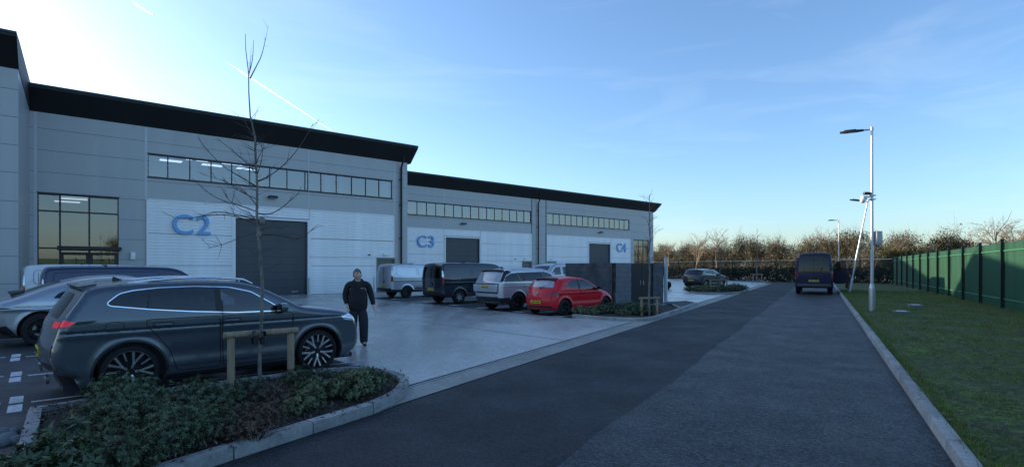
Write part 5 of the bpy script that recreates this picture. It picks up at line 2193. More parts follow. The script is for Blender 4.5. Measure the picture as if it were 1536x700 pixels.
mb = MB()
path = [(390, 592), (391, 540), (392, 480), (392, 420), (389, 360), (387, 320), (386, 280), (383, 240), (381, 205), (377, 175), (375, 140), (372, 110), (368, 75), (366, 50)]
rad = [.031, .025, .024, .023, .021, .018, .015, .016, .013, .010, .008, .0065, .005, .003]
TR = random.Random(11)
wob = [0] + [TR.gauss(0, .012) for _ in path[1:]]
mb.tube([tpt(a, b_, q) + Vector((q * .6, 0, 0)) for (a, b_), q in zip(path, wob)], rad, 12)
mb.ball(tpt(393, 331), .05, 8, 0, (1, 1, 1.3))
mb.ball(tpt(389, 352), .043, 8, 0, (1, 1, 1.4))
mb.build('trunk', [M_BARK], tr, 50)
br = MB()
BR = [[(386, 272), (405, 262), (430, 238), (452, 205), (462, 180)], [(375, 118), (385, 100), (394, 84), (400, 58)], [(373, 112), (378, 90), (378, 58)],
      [(386, 280), (360, 265), (330, 247), (296, 206)], [(386, 262), (366, 240), (345, 222), (332, 212)], [(387, 318), (360, 308), (330, 300), (304, 283)],
      [(388, 330), (355, 322), (325, 316), (300, 326)], [(388, 338), (350, 322), (315, 322), (270, 330), (243, 318)], [(388, 300), (362, 288), (340, 272), (306, 262)],
      [(387, 320), (405, 322), (425, 310), (440, 296), (447, 290)], [(392, 345), (410, 340), (432, 345)], [(392, 352), (420, 352), (440, 362), (470, 335)],
      [(386, 262), (396, 240), (400, 226)], [(384, 245), (395, 238), (410, 225)], [(385, 255), (370, 250), (350, 252)], [(381, 205), (372, 190), (368, 182)],
      [(388, 312), (378, 290), (352, 275)], [(388, 335), (372, 318), (352, 312), (330, 292)], [(389, 348), (370, 356), (352, 368), (338, 374)]]
for q, b_ in enumerate(BR):
    dy = TR.uniform(-.5, .5) * (.12 if q in (1, 2) else 1)
    pts = [tpt(p[0], p[1], dy * (i / (len(b_) - 1))) for i, p in enumerate(b_)]
    fine = [Vector(p) for p in chaikin([tuple(p) for p in pts], 2)]
    r0 = .010 if q in (0, 1, 3, 5, 6, 7, 9, 11) else .008
    br.tube(fine, [r0 * (1 - .75 * i / (len(fine) - 1)) for i in range(len(fine))], 5, 0, False)
    for _ in range((7 if len(b_) > 3 else 4) if q not in (1, 2) else 2):
        i = TR.randint(2, len(fine) - 2)
        s = (fine[i + 1] - fine[i]).normalized()
        twig(br, fine[i], s + Vector((TR.gauss(0, .5), TR.gauss(0, .5), TR.gauss(.1, .4))), TR.uniform(.08, .30), .004, 1, TR, 3, .2, 0, .7, (0, 2))
for _ in range(46):
    i = TR.randint(4, 9)
    a, b_ = path[i], path[i - 1]
    t = TR.random()
    p = tpt(a[0] + (b_[0] - a[0]) * t, a[1] + (b_[1] - a[1]) * t)
    an = TR.uniform(0, 6.28)
    twig(br, p, Vector((math.cos(an), math.sin(an), TR.uniform(.1, .7))), TR.uniform(.05, .28) * (1 if i > 8 else 1.5), .0045, 1, TR, 3, .2, 0, .7, (0, 2))
br.build('crown', [M_TWIG], tr)
# its frame
zs1 = 7.55
p1 = Vector(((346.5 - 768) / F * zs1, zs1, .05))
zs2 = 8.05
p2 = Vector(((436 - 768) / F * zs2, zs2, .05))
st = stake_frame(p1, p2, EYE - (501 - HOR) / F * zs1 - .05, .052, 'thick timber frame of two posts and crossbar round the near sapling', 'timber frames holding saplings')
mb = MB()
zt_ = EYE - (500 - HOR) / F * tp.y - .05
for dx in (-.10, .07):
    c = tp - p1 + Vector((dx * .7, -.02, zt_))
    mb.tube([c + Vector((0, -.085, 0)), c + Vector((0, -.03, .085)), c + Vector((0, .06, .08)), c + Vector((0, .09, 0)), c + Vector((0, .05, -.085)), c + Vector((0, -.04, -.08)), c + Vector((0, -.085, 0))], .017, 6)
mb.box(tp - p1 + Vector((0, -.075, zt_)), (.22, .02, .045))
mb.build('strap', [BLACK], st)


def sapling(p, H, r, lab, seed, spread=.3, n=26, low=.35, m=None):
    R = random.Random(seed)
    t = thing('sapling', lab, 'tree', p)
    mb = MB()
    pts = [Vector((R.gauss(0, .03) * (i > 0), R.gauss(0, .03) * (i > 0), H * i / 8)) for i in range(9)]
    mb.tube(pts, [r * (1 - .85 * i / 8) for i in range(9)], 7)
    mb.build('trunk', [m or M_BARK], t, 50)
    b_ = MB()
    for _ in range(n):
        u = R.uniform(low, .97)
        i = min(7, int(u * 8))
        q = pts[i].lerp(pts[i + 1], u * 8 - i)
        a = R.uniform(0, 6.28)
        twig(b_, q, Vector((math.cos(a), math.sin(a), R.uniform(.4, 1.0))), H * spread * R.uniform(.4, 1) * (1.1 - u * .7), .009, 2, R, 3, .3, 0, .7, (2, 3))
    b_.build('crown', [M_TWIG2 if m else M_TWIG], t)
    return t


p = G(974, 477)
sapling(p, 4.4, .045, 'bare young tree tied to a low timber frame before the bin store gates', 21, .22)
stake_frame(p + Vector((-.28, -.02, 0)), p + Vector((.30, .10, 0)), .72, .045, 'low timber frame before the black bin store gates', 'timber frames holding saplings')
for px, py, H, sd, lab in ((1080, 437.5, 4.0, 31, 'bare young tree on the far island bed beside the dark SUV'),):
    p = G(px, py)
    sapling(p, H, .04, lab, sd, .16, 18)
    stake_frame(p + Vector((-.75, -.1, .05)), p + Vector((.55, .1, .05)), .85, .05, 'low pale timber frame on the far island bed', 'timber frames holding saplings')
p = G(1135.5, 424)
sapling(p, 6.4, .07, 'taller bare tree with two short stakes at the road end', 41, .26, 34, .25)
stake_frame(p + Vector((-.5, -.1, 0)), p + Vector((.6, .1, 0)), 1.0, .06, 'two short stakes with crossbar at the road end', 'timber frames holding saplings')

# ------------------------------------------------------------------ shrubs in the beds
M_LEAF_A = leafmat('leaf_grey_green', (.105, .155, .078), .55, .2)
M_LEAF_B = leafmat('leaf_deep_green', (.062, .10, .044), .5, .2)
M_LEAF_C = leafmat('leaf_rust', (.19, .105, .07), .5, .2)
M_LEAF_D = leafmat('leaf_olive', (.16, .185, .085), .45, .2)
M_STEM = mat('shrub_stem', (.045, .03, .02), .85)


def leaf(mb, p, d, up, L, W, mi):
    """A leaf of two folded quads."""
    d = d.normalized()
    s = d.cross(up)
    s = s.normalized() if s.length > 1e-4 else d.orthogonal().normalized()
    n_ = s.cross(d)
    a = p + d * L * .45
    tip = p + d * L - n_ * L * .10
    mb.add([p, a + s * W * .5 + n_ * W * .16, tip, a - s * W * .5 + n_ * W * .16, a], [(0, 1, 2, 4), (0, 4, 2, 3)], mi)


def shrub_meshes(seed, rad, hgt, stems, whorl, L, W, leafm, core):
    """Stems fan from the base; each carries leaves along it and a rosette at its tip."""
    R = random.Random(seed)
    lf, sm = MB(), MB()
    for _ in range(stems):
        a = R.uniform(0, 6.283)
        q = R.random() ** .6
        base = Vector((math.cos(a) * rad * .35 * q, math.sin(a) * rad * .35 * q, 0))
        tip = Vector((math.cos(a) * rad * q + R.gauss(0, .04), math.sin(a) * rad * q + R.gauss(0, .04), hgt * (1.0 - .55 * q * q) * R.uniform(.6, 1.1)))
        mid = base.lerp(tip, .5) + Vector((0, 0, hgt * .10))
        sm.tube([base, mid, tip], [.005, .004, .003], 3, 0, False)
        dirv = (tip - mid).normalized()
        nl = int(whorl * 1.6)
        for i in range(nl):
            t = R.uniform(.25, 1) if i > whorl else 1.0
            p = mid.lerp(tip, t * 2 - 1) if t > .5 else base.lerp(mid, t * 2)
            b_ = R.uniform(0, 6.283)
            o1 = dirv.orthogonal().normalized()
            o2 = dirv.cross(o1)
            out = o1 * math.cos(b_) + o2 * math.sin(b_)
            leaf(lf, p, out * R.uniform(.6, 1.0) + dirv * R.uniform(-.1, .8) + Vector((0, 0, -.15)), dirv, L * R.uniform(.6, 1.15), W * R.uniform(.7, 1.1), 0 if R.random() > .15 else 1)
    return lf.mesh('foliage', leafm, fix=False), sm.mesh('stem', [M_STEM])


KIND = {}


def shrub(kind, p, sc_, rz, label, group):
    fm, stm = KIND[kind]
    r = thing('shrub', label, 'shrub', p, rz, group)
    r.scale = (sc_, sc_, sc_ * rng.uniform(.85, 1.1))
    link('foliage', fm, r)
    link('stem', stm, r)
    return r


KIND['fine'] = shrub_meshes(1, .38, .44, 100, 20, .046, .014, [M_LEAF_A, M_LEAF_B], .3)
KIND['fine2'] = shrub_meshes(2, .36, .36, 95, 17, .042, .015, [M_LEAF_B, M_LEAF_D], .3)
KIND['broad'] = shrub_meshes(3, .36, .30, 34, 9, .13, .045, [M_LEAF_B, M_LEAF_A], .3)
KIND['rust'] = shrub_meshes(4, .38, .34, 90, 8, .045, .010, [M_LEAF_C, M_LEAF_B], .3)
KIND['olive'] = shrub_meshes(5, .36, .34, 80, 12, .066, .023, [M_LEAF_D, M_LEAF_B], .3)
SR = random.Random(17)
LBL = {'fine': 'feathery grey green shrub in the front planting bed before the slate SUV', 'fine2': 'dense dark green shrub in the front planting bed under the SUV doors',
       'broad': 'broad leaved dark shrub at the near left corner of the front bed', 'rust': 'rust brown twiggy shrub round the foot of the near sapling',
       'olive': 'olive leaved shrub at the rounded end of the front bed'}
PL = [('fine', 165, 604), ('fine', 205, 618), ('fine', 285, 622), ('fine', 325, 612), ('fine', 248, 640), ('fine', 200, 644), ('fine', 160, 634),
      ('fine2', 190, 598), ('fine2', 340, 634), ('fine', 322, 656), ('fine', 276, 666), ('fine2', 184, 680), ('fine2', 366, 600), ('fine2', 296, 600),
      ('broad', 110, 668), ('broad', 86, 700), ('broad', 136, 706), ('broad', 40, 716), ('broad', 108, 740),
      ('rust', 372, 630), ('rust', 410, 622), ('rust', 396, 642), ('rust', 436, 612), ('rust', 362, 646), ('rust', 404, 604), ('rust', 346, 660), ('rust', 382, 660), ('rust', 420, 596),
      ('olive', 470, 600), ('olive', 506, 590), ('olive', 540, 586), ('olive', 455, 616), ('fine2', 480, 582), ('fine2', 520, 576), ('fine2', 556, 578), ('fine2', 450, 576),
      ('fine2', 222, 694), ('fine', 252, 688), ('fine2', 186, 716), ('olive', 528, 596)]
for kd, px, py in PL:
    p = G(px, py + 12)
    p.z = .08
    shrub(kd, p, SR.uniform(.72, .98) * (.85 if kd == 'rust' else 1), SR.uniform(0, 6.28), LBL[kd], {'fine': 'feathery shrubs in the front bed', 'fine2': 'dense dark shrubs in the front bed', 'broad': 'broad leaved shrubs in the front bed', 'rust': 'rust brown shrubs in the front bed', 'olive': 'olive shrubs in the front bed'}[kd])
for i in range(22):
    px = 872 + (i % 11) * 13 + SR.uniform(-4, 4)
    py = (474 if i < 11 else 468) + SR.uniform(-1.5, 1.5) + (px - 872) * .02
    if px > 988:
        continue
    p = G(px, py)
    p.z = .07
    shrub(SR.choice(['fine2', 'fine', 'olive']), p, SR.uniform(.75, 1.15), SR.uniform(0, 6.28), 'low green shrub in the small bed before the bin store', 'low shrubs before the bin store')
for i in range(14):
    px = 1036 + i * 6 + SR.uniform(-2, 2)
    p = G(px, 438.5 - (i % 2) * 3)
    p.z = .07
    shrub(SR.choice(['fine2', 'olive']), p, SR.uniform(1.0, 1.5), SR.uniform(0, 6.28), 'low shrub on the far island bed before the dark SUV', 'low shrubs on the far island')
# mulch, fallen leaves
mb = MB()
bp_ = [(a, b_) for a, b_ in b1]
A = np.array(bp_)
for _ in range(9000):
    x_, y_ = SR.uniform(A[:, 0].min(), A[:, 0].max()), SR.uniform(A[:, 1].min(), A[:, 1].max())
    if not pip(np.array([[x_, y_]]), bp_)[0]:
        continue
    d = Vector((SR.gauss(0, 1), SR.gauss(0, 1), SR.gauss(0, .4)))
    leaf(mb, Vector((x_, y_, .105 + SR.uniform(-.01, .03))), d, Vector((SR.gauss(0, .5), SR.gauss(0, .5), 1)), SR.uniform(.03, .075), SR.uniform(.012, .03), SR.choice([0, 0, 0, 1, 2]))
tag(mb.build('mulch', [leafmat('bark_chip', (.040, .026, .018), .5, .02), leafmat('leaf_rust', (.1, .05, .03)), M_LEAF_B], fix=False), kind='stuff')

for k, (px, py, r) in enumerate(((4, 652, .07), (12, 662, .085), (20, 650, .06), (24, 664, .07), (3, 668, .08))):
    p = G(px, py)
    bm2 = bmesh.new()
    bmesh.ops.create_icosphere(bm2, subdivisions=2, radius=r)
    for v in bm2.verts:
        v.co *= 1 + SR.uniform(-.12, .12)
        v.co.z *= .7
    me = bpy.data.meshes.new('stone')
    bm2.to_mesh(me)
    bm2.free()
    me.materials.append(M_BLOCK_L)
    me.polygons.foreach_set('use_smooth', [True] * len(me.polygons))
    o = link('stone', me, None, p + Vector((0, 0, r * .5)))
    tag(o, 'rounded grey stone loose by the near left corner of the front bed', 'stone', 'loose stones by the front bed')

# ------------------------------------------------------------------ far hedge and trees
M_H1 = leafmat('hedge_brown', (.145, .120, .074), .5, .15)
M_H2 = leafmat('hedge_olive', (.10, .096, .042), .5, .15)
M_H3 = leafmat('hedge_tan', (.25, .21, .14), .4, .15)
M_H4 = leafmat('hedge_dark', (.032, .036, .018), .5, .15)
hm = [M_H1, M_H2, M_H3, M_H4]
HR = random.Random(23)
mb = MB()
e1 = dd.normalized()
nn = Vector((e1.y, -e1.x, 0))
if nn.dot(E0) < 0:
    nn = -nn
for cl in range(1750):
    s = HR.uniform(9, Lf + 52)
    off = 30 + 6.0 * HR.random() ** 1.3
    top = 5.8 + .7 * math.sin(s * .31) + .7 * math.sin(s * .83 + 1) + HR.uniform(-.3, .8)
    zc = top * HR.random() ** .75
    c = E0 + e1 * s + nn * off + Vector((0, 0, zc))
    R_c = HR.uniform(.8, 1.9)
    mi = HR.choices([0, 1, 2, 3], [4, 3, 2.2, 2])[0]
    for _ in range(95):
        v_ = Vector((HR.gauss(0, 1), HR.gauss(0, 1), HR.gauss(0, 1)))
        v_ = v_.normalized() * R_c * HR.random() ** .45
        leaf(mb, c + v_, Vector((HR.gauss(0, 1), HR.gauss(0, 1), HR.gauss(0, 1))), Vector((0, 0, 1)), HR.uniform(.22, .50), HR.uniform(.09, .20), mi if HR.random() < .8 else HR.randint(0, 3))
    if HR.random() < .45:
        mi2 = HR.choice([0, 2])
        for _ in range(4):
            twig(mb, c, Vector((HR.gauss(0, .5), HR.gauss(0, .5), 1.0)), HR.uniform(1.2, 3.0), .024, 1, HR, 3, .2, mi2, .6, (2, 4))
tag(mb.build('hedge', hm, fix=False), kind='stuff')
hg = bpy.data.objects['hedge']
for loc, rz in ((Vector((0, -120, 0)), 2.0), (Vector((120, -75, 0)), .9), (Vector((165, 15, 0)), .25)):  # unseen hedge copies, added to darken the low horizon in reflections
    o = hg.copy()
    COL.objects.link(o)
    o.matrix_world = Matrix.Translation(loc) @ Matrix.Rotation(rz, 4, 'Z') @ Matrix.Scale(1.15, 4) @ Matrix.Translation(-(E0 + e1 * (Lf * .5 + 28) + nn * 32))
# dark leaf band added to stand in for shade on the lower fence
mb = MB()
for _ in range(12000):
    s = HR.uniform(-2, Lf)
    p = E0 + e1 * s + nn * HR.uniform(.2, .9) + Vector((0, 0, HR.uniform(0, 1.75)))
    leaf(mb, p, Vector((HR.gauss(0, 1), HR.gauss(0, 1), HR.gauss(0, 1))), Vector((0, 0, 1)), HR.uniform(.25, .5), HR.uniform(.16, .30), 0)
tag(mb.build('fence_shade_band', [leafmat('shade_band_green', (.016, .034, .022), .4, .05)], fix=False), kind='stuff')


def bare_tree_mesh(seed, H, spread, m, lv=3, kids=(4, 6), trunkf=.3):
    R = random.Random(seed)
    tb, cr = MB(), MB()
    pts = [Vector((R.gauss(0, .02) * H * (i > 0) * .5, R.gauss(0, .02) * H * (i > 0) * .5, H * .62 * i / 6)) for i in range(7)]
    tb.tube(pts, [H * .022 * (1 - .7 * i / 6) for i in range(7)], 8)
    for _ in range(20):
        u = R.uniform(trunkf, 1)
        i = min(5, int(u * 6))
        q = pts[i].lerp(pts[i + 1], u * 6 - i)
        a = R.uniform(0, 6.28)
        twig(cr, q, Vector((math.cos(a) * spread, math.sin(a) * spread, R.uniform(.6, 1.2))), H * R.uniform(.26, .45) * (1.15 - .4 * u), H * .006, lv, R, 3, .3, 0, .65, kids)
    return tb.mesh('trunk', [m]), cr.mesh('crown', [m], fix=False)


BT = [bare_tree_mesh(51, 7.5, .8, M_TWIG2, 2), bare_tree_mesh(52, 7.0, 1.1, M_TWIG2, 2), bare_tree_mesh(53, 9.0, 1.0, M_TWIG2, 3, (3, 5))]


def bare(kind, p, s, rz, lab, grp):
    t = thing('bare_tree', lab, 'tree', p, rz, grp)
    t.scale = (s, s, s)
    link('trunk', BT[kind][0], t)
    link('crown', BT[kind][1], t)


for k, (px, z, kind, s, lab) in enumerate(((1003, 92, 1, .95, 'bare tree at the left end of the hedge by the far unit'), (1046, 86, 0, 1.0, 'bare twiggy tree above the hedge behind the dark SUV'),
                                           (1075, 84, 0, 1.08, 'slender bare tree above the hedge right of the dark SUV'), (1128, 80, 1, .98, 'bare tree above the hedge where the road ends'),
                                           (1163, 76, 0, .86, 'small bare tree above the hedge left of the blue van'), (1212, 74, 1, .98, 'bare tree standing above the blue van roof'),
                                           (1238, 72, 0, .98, 'bare tree above the hedge right of the blue van'), (1285, 74, 1, .92, 'bare tree behind the leaning lamp column'),
                                           (1345, 76, 0, 1.02, 'bare tree above the yellowish bush by the fence corner'), (1388, 74, 1, .98, 'bare tree behind the dark evergreen bush'),
                                           (1440, 70, 1, .95, 'brownish bare tree right of the dark evergreen bush'), (1494, 58, 2, 1.02, 'largest bare tree with rounded crown over the green fence'),
                                           (1545, 50, 1, 1.02, 'bare tree at the right edge over the green fence'), (1460, 66, 0, .95, 'thin bare tree left of the largest bare tree'),
                                           (1522, 60, 0, 1.05, 'thin bare tree right of the largest bare tree'))):
    if px < 1340:
        s, z = s * 1.42, z * 1.36
    bare(kind, Vector(((px - 768) / F * z, z, 0)), s, k * 1.7, lab, 'bare trees beyond the fences')


def bush(px, z, rx_, rz_, zc, mats_, n, lab, seed, L=.3):
    R = random.Random(seed)
    t = thing('bush', lab, 'bush', Vector(((px - 768) / F * z, z, 0)), 0, 'bushes beyond the green fence')
    lf, sm = MB(), MB()
    cl = []
    for _ in range(26):
        v_ = Vector((R.gauss(0, 1), R.gauss(0, 1), R.gauss(0, .8))).normalized()
        c = Vector((v_.x * rx_ * .7, v_.y * rx_ * .7, zc + v_.z * rz_ * .7)) * R.uniform(.75, 1.1)
        cl.append((c, R.uniform(.22, .42) * rx_))
    for _ in range(n):
        c, r = R.choice(cl)
        v_ = Vector((R.gauss(0, 1), R.gauss(0, 1), R.gauss(0, 1))).normalized() * r * R.random() ** .4
        leaf(lf, c + v_, v_ + Vector((R.gauss(0, .3), R.gauss(0, .3), R.gauss(0, .3))), Vector((0, 0, 1)), L * R.uniform(.6, 1.2), L * .45, R.randrange(len(mats_)))
    for c, r in cl:
        sm.tube([(0, 0, 0), (c.x * .4, c.y * .4, c.z * .6), c], [.07, .05, .02], 5, 0, False)
    lf.build('foliage', mats_, t, fix=False)
    sm.build('stem', [M_STEM], t)


M_EV = leafmat('evergreen', (.040, .040, .018), .4, .1)
M_YG = leafmat('yellow_green', (.13, .125, .035), .35, .15)
bush(1352, 66, 2.6, 1.7, 3.0, [M_YG, M_YG, M_H2], 6500, 'yellowish green bush over the fence corner', 61)
bush(1424, 60, 3.2, 1.6, 3.2, [M_EV, M_H4], 8000, 'dark brown green evergreen bush over the fence', 62)
bush(1318, 70, 2.4, 1.7, 2.6, [M_H1, M_H3, M_H2], 5000, 'tan bush behind the tall lamp', 63)
bush(1385, 64, 2.0, 1.3, 2.6, [M_H4, M_H2], 4500, 'low dark bush between the yellowish and the evergreen bush', 64)
bush(1470, 62, 2.6, 1.5, 2.6, [M_H1, M_H1, M_H2], 5000, 'rust brown bush right of the evergreen bush', 65)
bush(1535, 50, 2.2, 1.3, 3.0, [M_H1, M_H3], 4000, 'rust brown bush at the right edge over the fence', 66)

# ------------------------------------------------------------------ vapour trails
m = bpy.data.materials.new('vapour')
m.use_nodes = True
nt = m.node_tree
nt.nodes.clear()
out = nt.nodes.new('ShaderNodeOutputMaterial')
tr_ = nt.nodes.new('ShaderNodeBsdfTransparent')
tl = nt.nodes.new('ShaderNodeBsdfTranslucent')
tl.inputs[0].default_value = (.95, .95, .95, 1)
df = nt.nodes.new('ShaderNodeBsdfDiffuse')
df.inputs[0].default_value = (.95, .95, .95, 1)
ad = nt.nodes.new('ShaderNodeMixShader')
ad.inputs[0].default_value = .5
mx = nt.nodes.new('ShaderNodeMixShader')
lw = nt.nodes.new('ShaderNodeLayerWeight')
lw.inputs[0].default_value = .5
tc = nt.nodes.new('ShaderNodeNewGeometry')
no = nt.nodes.new('ShaderNodeTexNoise')
no.inputs['Scale'].default_value = .0012
no.inputs['Detail'].default_value = 3
nt.links.new(tc.outputs['Position'], no.inputs['Vector'])
mth = nt.nodes.new('ShaderNodeMath')
mth.operation = 'MULTIPLY_ADD'
mth.inputs[1].default_value = -.75
mth.inputs[2].default_value = .80
nt.links.new(lw.outputs['Facing'], mth.inputs[0])
mt2 = nt.nodes.new('ShaderNodeMath')
mt2.operation = 'MULTIPLY'
mt2.use_clamp = True
ma3 = nt.nodes.new('ShaderNodeMath')
ma3.operation = 'ADD'
ma3.inputs[1].default_value = .55
nt.links.new(no.outputs['Fac'], ma3.inputs[0])
nt.links.new(mth.outputs[0], mt2.inputs[0])
nt.links.new(ma3.outputs[0], mt2.inputs[1])
nt.links.new(df.outputs[0], ad.inputs[1])
nt.links.new(tl.outputs[0], ad.inputs[2])
nt.links.new(mt2.outputs[0], mx.inputs[0])
nt.links.new(tr_.outputs[0], mx.inputs[1])
nt.links.new(ad.outputs[0], mx.inputs[2])
nt.links.new(mx.outputs[0], out.inputs[0])
M_VAP = m


def trail(p0, p1, alt, r0, r1, lab):
    def at(px, py):
        y = alt / ((HOR - py) / F)
        return Vector(((px - 768) / F * y, y, alt))
    a, b_ = at(*p0), at(*p1)
    mb = MB()
    n = 60
    R = random.Random(int(p0[0]))
    mb.tube([a.lerp(b_, i / n) + Vector((R.gauss(0, .4), 0, R.gauss(0, .4))) for i in range(n + 1)],
            [(r0 + (r1 - r0) * i / n) * R.uniform(.95, 1.05) * min(1, .15 + i / 8) for i in range(n + 1)], 12)
    o = mb.build('vapour_trail', [M_VAP], None, 80)
    tag(o, lab, 'vapour trail', 'vapour trails in the sky')


trail((338, 92), (498, 196), 1500, 11, 9, 'long white vapour trail slanting down to the C2 roof')
trail((197, 2), (230, 23), 1500, 8, 7, 'short faint vapour trail near the top left of the sky')


# ------------------------------------------------------------------ people
def skin(name, nodes, edges, mats_, parent, root, levels=2, sharp=None):
    me = bpy.data.meshes.new(name)
    keys = list(nodes)
    me.from_pydata([nodes[k][0] for k in keys], [(keys.index(a), keys.index(b_)) for a, b_ in edges], [])
    o = bpy.data.objects.new(name, me)
    COL.objects.link(o)
    md = o.modifiers.new('s', 'SKIN')
    md.use_smooth_shade = True
    for i, k in enumerate(keys):
        r = nodes[k][1]
        sv = me.skin_vertices[0].data[i]
        sv.radius = r if hasattr(r, '__len__') else (r, r)
        sv.use_root = (k == root)
    sb = o.modifiers.new('d', 'SUBSURF')
    sb.levels = sb.render_levels = levels
    new = bpy.data.meshes.new_from_object(o.evaluated_get(bpy.context.evaluated_depsgraph_get()))
    bpy.data.objects.remove(o)
    new.materials.clear()
    for mm in mats_:
        new.materials.append(mm)
    new.name = name
    new.polygons.foreach_set('use_smooth', [True] * len(new.polygons))
    return link(name, new, parent)


def person(label, loc, rz, scale, top_m, leg_m, hair_m, pose):
    """Front faces -y."""
    r = thing('person', label, 'person', loc, rz, None, scale)
    P = pose
    N, E = {}, []

    def nd(k, p, rad, to=None):
        N[k] = (p, rad)
        if to:
            E.append((to, k))
    nd('pelvis', (0, 0, .93), (.115, .085))
    nd('waist', (0, -.01, 1.08), (.135, .10), 'pelvis')
    nd('chest', (0, 0, 1.27), (.13, .09), 'waist')
    nd('nape', (0, .01, 1.43), (.065, .065), 'chest')
    nd('neck', (0, 0, 1.49), (.055, .06), 'nape')
    hx = P['head']
    nd('jaw', (hx * .3, -.02, 1.555), (.068, .075), 'neck')
    nd('skull', (hx * .4, -.01, 1.64), (.076, .096), 'jaw')
    nd('crown', (hx * .4, 0, 1.715), (.055, .07), 'skull')
    nd('nose', (hx * 1.3, -.118, 1.615), .014, 'skull')
    nd('ear_a', (hx * .4 - .085, .005, 1.625), .014, 'skull')
    nd('ear_b', (hx * .4 + .085, .005, 1.625), .014, 'skull')
    for s, nm in ((-1, 'a'), (1, 'b')):
        sh, el, wr = P['arm_' + nm]
        nd('sh' + nm, sh, .038, 'chest')
        nd('el' + nm, el, .034, 'sh' + nm)
        nd('wr' + nm, wr, .028, 'el' + nm)
        d = (Vector(wr) - Vector(el)).normalized()
        pal = Vector(wr) + d * .07
        nd('pa' + nm, tuple(pal), (.020, .036), 'wr' + nm)
        side = Vector((0, -1, 0)) - d * (-d.y)
        side.normalize()
        inn = d.cross(side).normalized() * -s
        for q, L in enumerate((.075, .085, .08, .062)):
            b0 = pal + d * .02 + side * (.028 - .018 * q)
            b1_ = b0 + d * L * .55 + inn * .010
            b2_ = b1_ + d * L * .35 + inn * .028
            nd(f'f{q}0{nm}', tuple(b0), .0095, 'pa' + nm)
            nd(f'f{q}1{nm}', tuple(b1_), .0085, f'f{q}0{nm}')
            nd(f'f{q}2{nm}', tuple(b2_), .0075, f'f{q}1{nm}')
        t0 = Vector(wr) + d * .03 + side * .03
        t1 = t0 + side * .03 + d * .03
        t2 = t1 + d * .035 + side * .006 + inn * .01
        nd('t0' + nm, tuple(t0), .011, 'pa' + nm)
        nd('t1' + nm, tuple(t1), .010, 't0' + nm)
        nd('t2' + nm, tuple(t2), .008, 't1' + nm)
        hp, kn, an, toe = P['leg_' + nm]
        nd('hp' + nm, hp, .085, 'pelvis')
        nd('kn' + nm, kn, .058, 'hp' + nm)
        nd('an' + nm, an, .040, 'kn' + nm)
        nd('to' + nm, toe, .035, 'an' + nm)
    skin('body', N, E, [SKIN], r, 'pelvis')
    # hoodie
    H, HE = {}, []

    def hd(k, p, rad, to=None):
        H[k] = (p, rad)
        if to:
            HE.append((to, k))
    hd('hem', (0, 0, .76), (.205, .15))
    hd('hip', (0, -.01, .90), (.225, .17), 'hem')
    hd('belly', (0, -.03, 1.06), (.235, .185), 'hip')
    hd('chest', (0, -.005, 1.24), (.215, .15), 'belly')
    hd('yoke', (0, .0, 1.39), (.14, .11), 'chest')
    hd('collar', (0, .01, 1.485), (.088, .085), 'yoke')
    for nm in 'ab':
        sh, el, wr = P['arm_' + nm]
        d = Vector(wr) - Vector(el)
        hd('sh' + nm, tuple(Vector(sh) + Vector((0, 0, .005))), .090, 'yoke')
        hd('el' + nm, el, .072, 'sh' + nm)
        hd('wr' + nm, tuple(Vector(el) + d * .93), .052, 'el' + nm)
    top = skin('hoodie', H, HE, [top_m], r, 'hem')
    if P.get('logo'):
        lg = MB()
        for q in range(5):
            lg.box((.075 + q * .014, -.150, 1.31), (.010, .012, .010 if q else .018))
        lg.build('logo', [mat('logo_white', (.6, .6, .58), .6)], top)
    if P.get('hood'):
        hb = MB()
        hb.ball((0, .085, 1.45), .12, 14, 0, (1.1, .75, .75))
        hb.build('hood', [top_m], top, 80)
    T, TE = {}, []

    def td(k, p, rad, to=None):
        T[k] = (p, rad)
        if to:
            TE.append((to, k))
    td('w', (0, 0, .98), (.165, .13))
    td('c', (0, 0, .84), (.16, .125), 'w')
    for nm in 'ab':
        hp, kn, an, toe = P['leg_' + nm]
        td('hp' + nm, tuple(Vector(hp) + Vector((0, 0, -.06))), (.125, .13), 'c')
        td('kn' + nm, kn, (.112, .112), 'hp' + nm)
        td('cf' + nm, tuple(Vector(kn).lerp(Vector(an), .5)), (.104, .104), 'kn' + nm)
        td('an' + nm, tuple(Vector(an) + Vector((0, .01, -.055))), (.090, .092), 'cf' + nm)
    skin('trousers', T, TE, [leg_m], r, 'w')
    for nm in 'ab':
        an, toe = Vector(P['leg_' + nm][2]), Vector(P['leg_' + nm][3])
        heel = an + (an - toe).normalized() * .05
        heel.z = .045
        ball = heel.lerp(toe, .65)
        ball.z = .045
        tip = toe + (toe - an).normalized() * .05
        tip.z = .040
        skin('shoe', {'h': (tuple(heel), (.042, .042)), 'm': (tuple(heel.lerp(ball, .5) + Vector((0, 0, .012))), (.045, .05)), 'b': (tuple(ball), (.05, .040)), 't': (tuple(tip), (.038, .030))},
             [('h', 'm'), ('m', 'b'), ('b', 't')], [BLACK], r, 'h')
    hb = MB()
    n = 14
    hx2 = hx * .4
    for i in range(6):
        ph = math.pi * .5 * i / 5
        for k in range(n):
            t = 2 * math.pi * k / n
            fr_ = math.sin(t) < -.3
            low = .02 if fr_ else -.10
            rr = math.sin(ph) ** .8 if ph > 0 else 0
            z = 1.735 + (1 - rr) * .022 - (.075 - low) * rr ** 3
            hb.v.append((hx2 + .094 * rr * math.cos(t), .0 + .112 * rr * math.sin(t), z))
    for i in range(5):
        for k in range(n):
            k2 = (k + 1) % n
            hb.f.append((i * n + k, i * n + k2, (i + 1) * n + k2, (i + 1) * n + k))
            hb.m.append(0)
    hb.build('hair', [hair_m], r, 80)
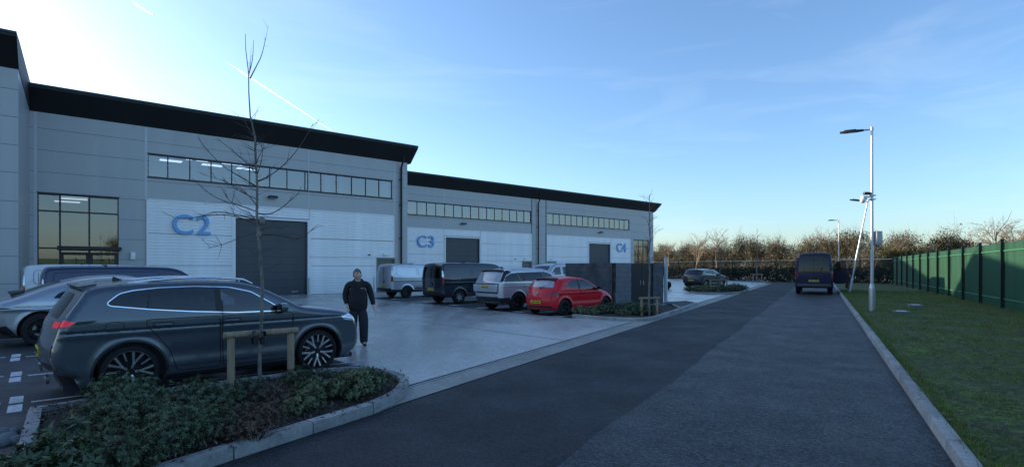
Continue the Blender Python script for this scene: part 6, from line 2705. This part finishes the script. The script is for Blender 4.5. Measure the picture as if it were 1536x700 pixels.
    for s in (-1, 1):
        eb = MB()
        eb.ball((hx * 1.0 + s * .032, -.094, 1.645), .011, 8)
        eb.build('eye', [mat('eye_dark', (.02, .015, .012), .2)], r, 80)
    mb_ = MB()
    mb_.box((hx * 1.1, -.098, 1.563), (.05, .012, .009), 0, 0, .003)
    mb_.build('mouth', [mat('lip', (.30, .12, .10), .5)], r)
    bd = MB()
    for i in range(5):
        for k in range(9):
            a = -math.pi * (.12 + .76 * k / 8)
            zz = 1.50 + .075 * i / 4
            rr = 1.0 - .25 * (1 - i / 4) ** 2
            bd.v.append((hx * .35 + .079 * rr * math.cos(a), -.02 + .088 * rr * math.sin(a), zz))
    for i in range(4):
        for k in range(8):
            bd.f.append((i * 9 + k, i * 9 + k + 1, (i + 1) * 9 + k + 1, (i + 1) * 9 + k))
            bd.m.append(0)
    if P.get('beard'):
        bd.build('beard', [mat('stubble', (.40, .26, .21), .8)], r, 80)
    return r


BLK = mat('cloth_black', (.011, .0115, .013), .85, var=.3, scale=9, bump=.9, bscale=11)
BLK2 = mat('cloth_black_trousers', (.017, .018, .023), .8, var=.25, scale=12, bump=.9, bscale=10)
HAIRG = mat('hair_grey', (.11, .10, .095), .7, var=.3, scale=60)
mp_ = G(537, 519)
person('man in black hoodie and black trousers walking past the nose of the slate SUV', mp_, R_(14), 1.015, BLK, BLK2, HAIRG,
       dict(head=-.04, logo=True, hood=True, beard=True,
            arm_a=((-.215, .0, 1.385), (-.285, .04, 1.13), (-.225, -.085, .93)), arm_b=((.215, .0, 1.385), (.295, .03, 1.12), (.345, -.10, .90)),
            leg_a=((-.10, 0, .88), (-.125, -.03, .50), (-.125, .02, .085), (-.14, -.13, .04)), leg_b=((.10, 0, .88), (.125, -.01, .50), (.125, .05, .095), (.155, -.10, .045))))
BURG = mat('cloth_burgundy', (.10, .018, .022), .8, var=.2, scale=10)
pz = 42.5
person('person in burgundy top half hidden behind the open van door', Vector(((1270.5 - 768) / F * pz, pz, .12)), R_(60), 1.12, BURG, mat('cloth_dark_red', (.045, .014, .018), .8), HAIRG,
       dict(head=-.03, arm_a=((-.20, .0, 1.385), (-.26, .02, 1.13), (-.20, -.12, .95)), arm_b=((.20, .0, 1.385), (.26, -.10, 1.20), (.18, -.33, 1.20)),
            leg_a=((-.10, 0, .88), (-.11, -.01, .50), (-.11, .02, .085), (-.12, -.13, .04)), leg_b=((.10, 0, .88), (.11, -.01, .50), (.11, .02, .085), (.12, -.13, .04))))

cam = bpy.data.cameras.new('camera')
cam.sensor_width = 36
cam.lens = 36 * F / 1536
cam.shift_y = (HOR - 350) / 1536
cam.clip_end = 60000
cam.clip_start = .05
co = bpy.data.objects.new('camera', cam)
COL.objects.link(co)
co.location = (0, 0, EYE)
co.rotation_euler = (math.pi / 2, 0, 0)
sc.camera = co
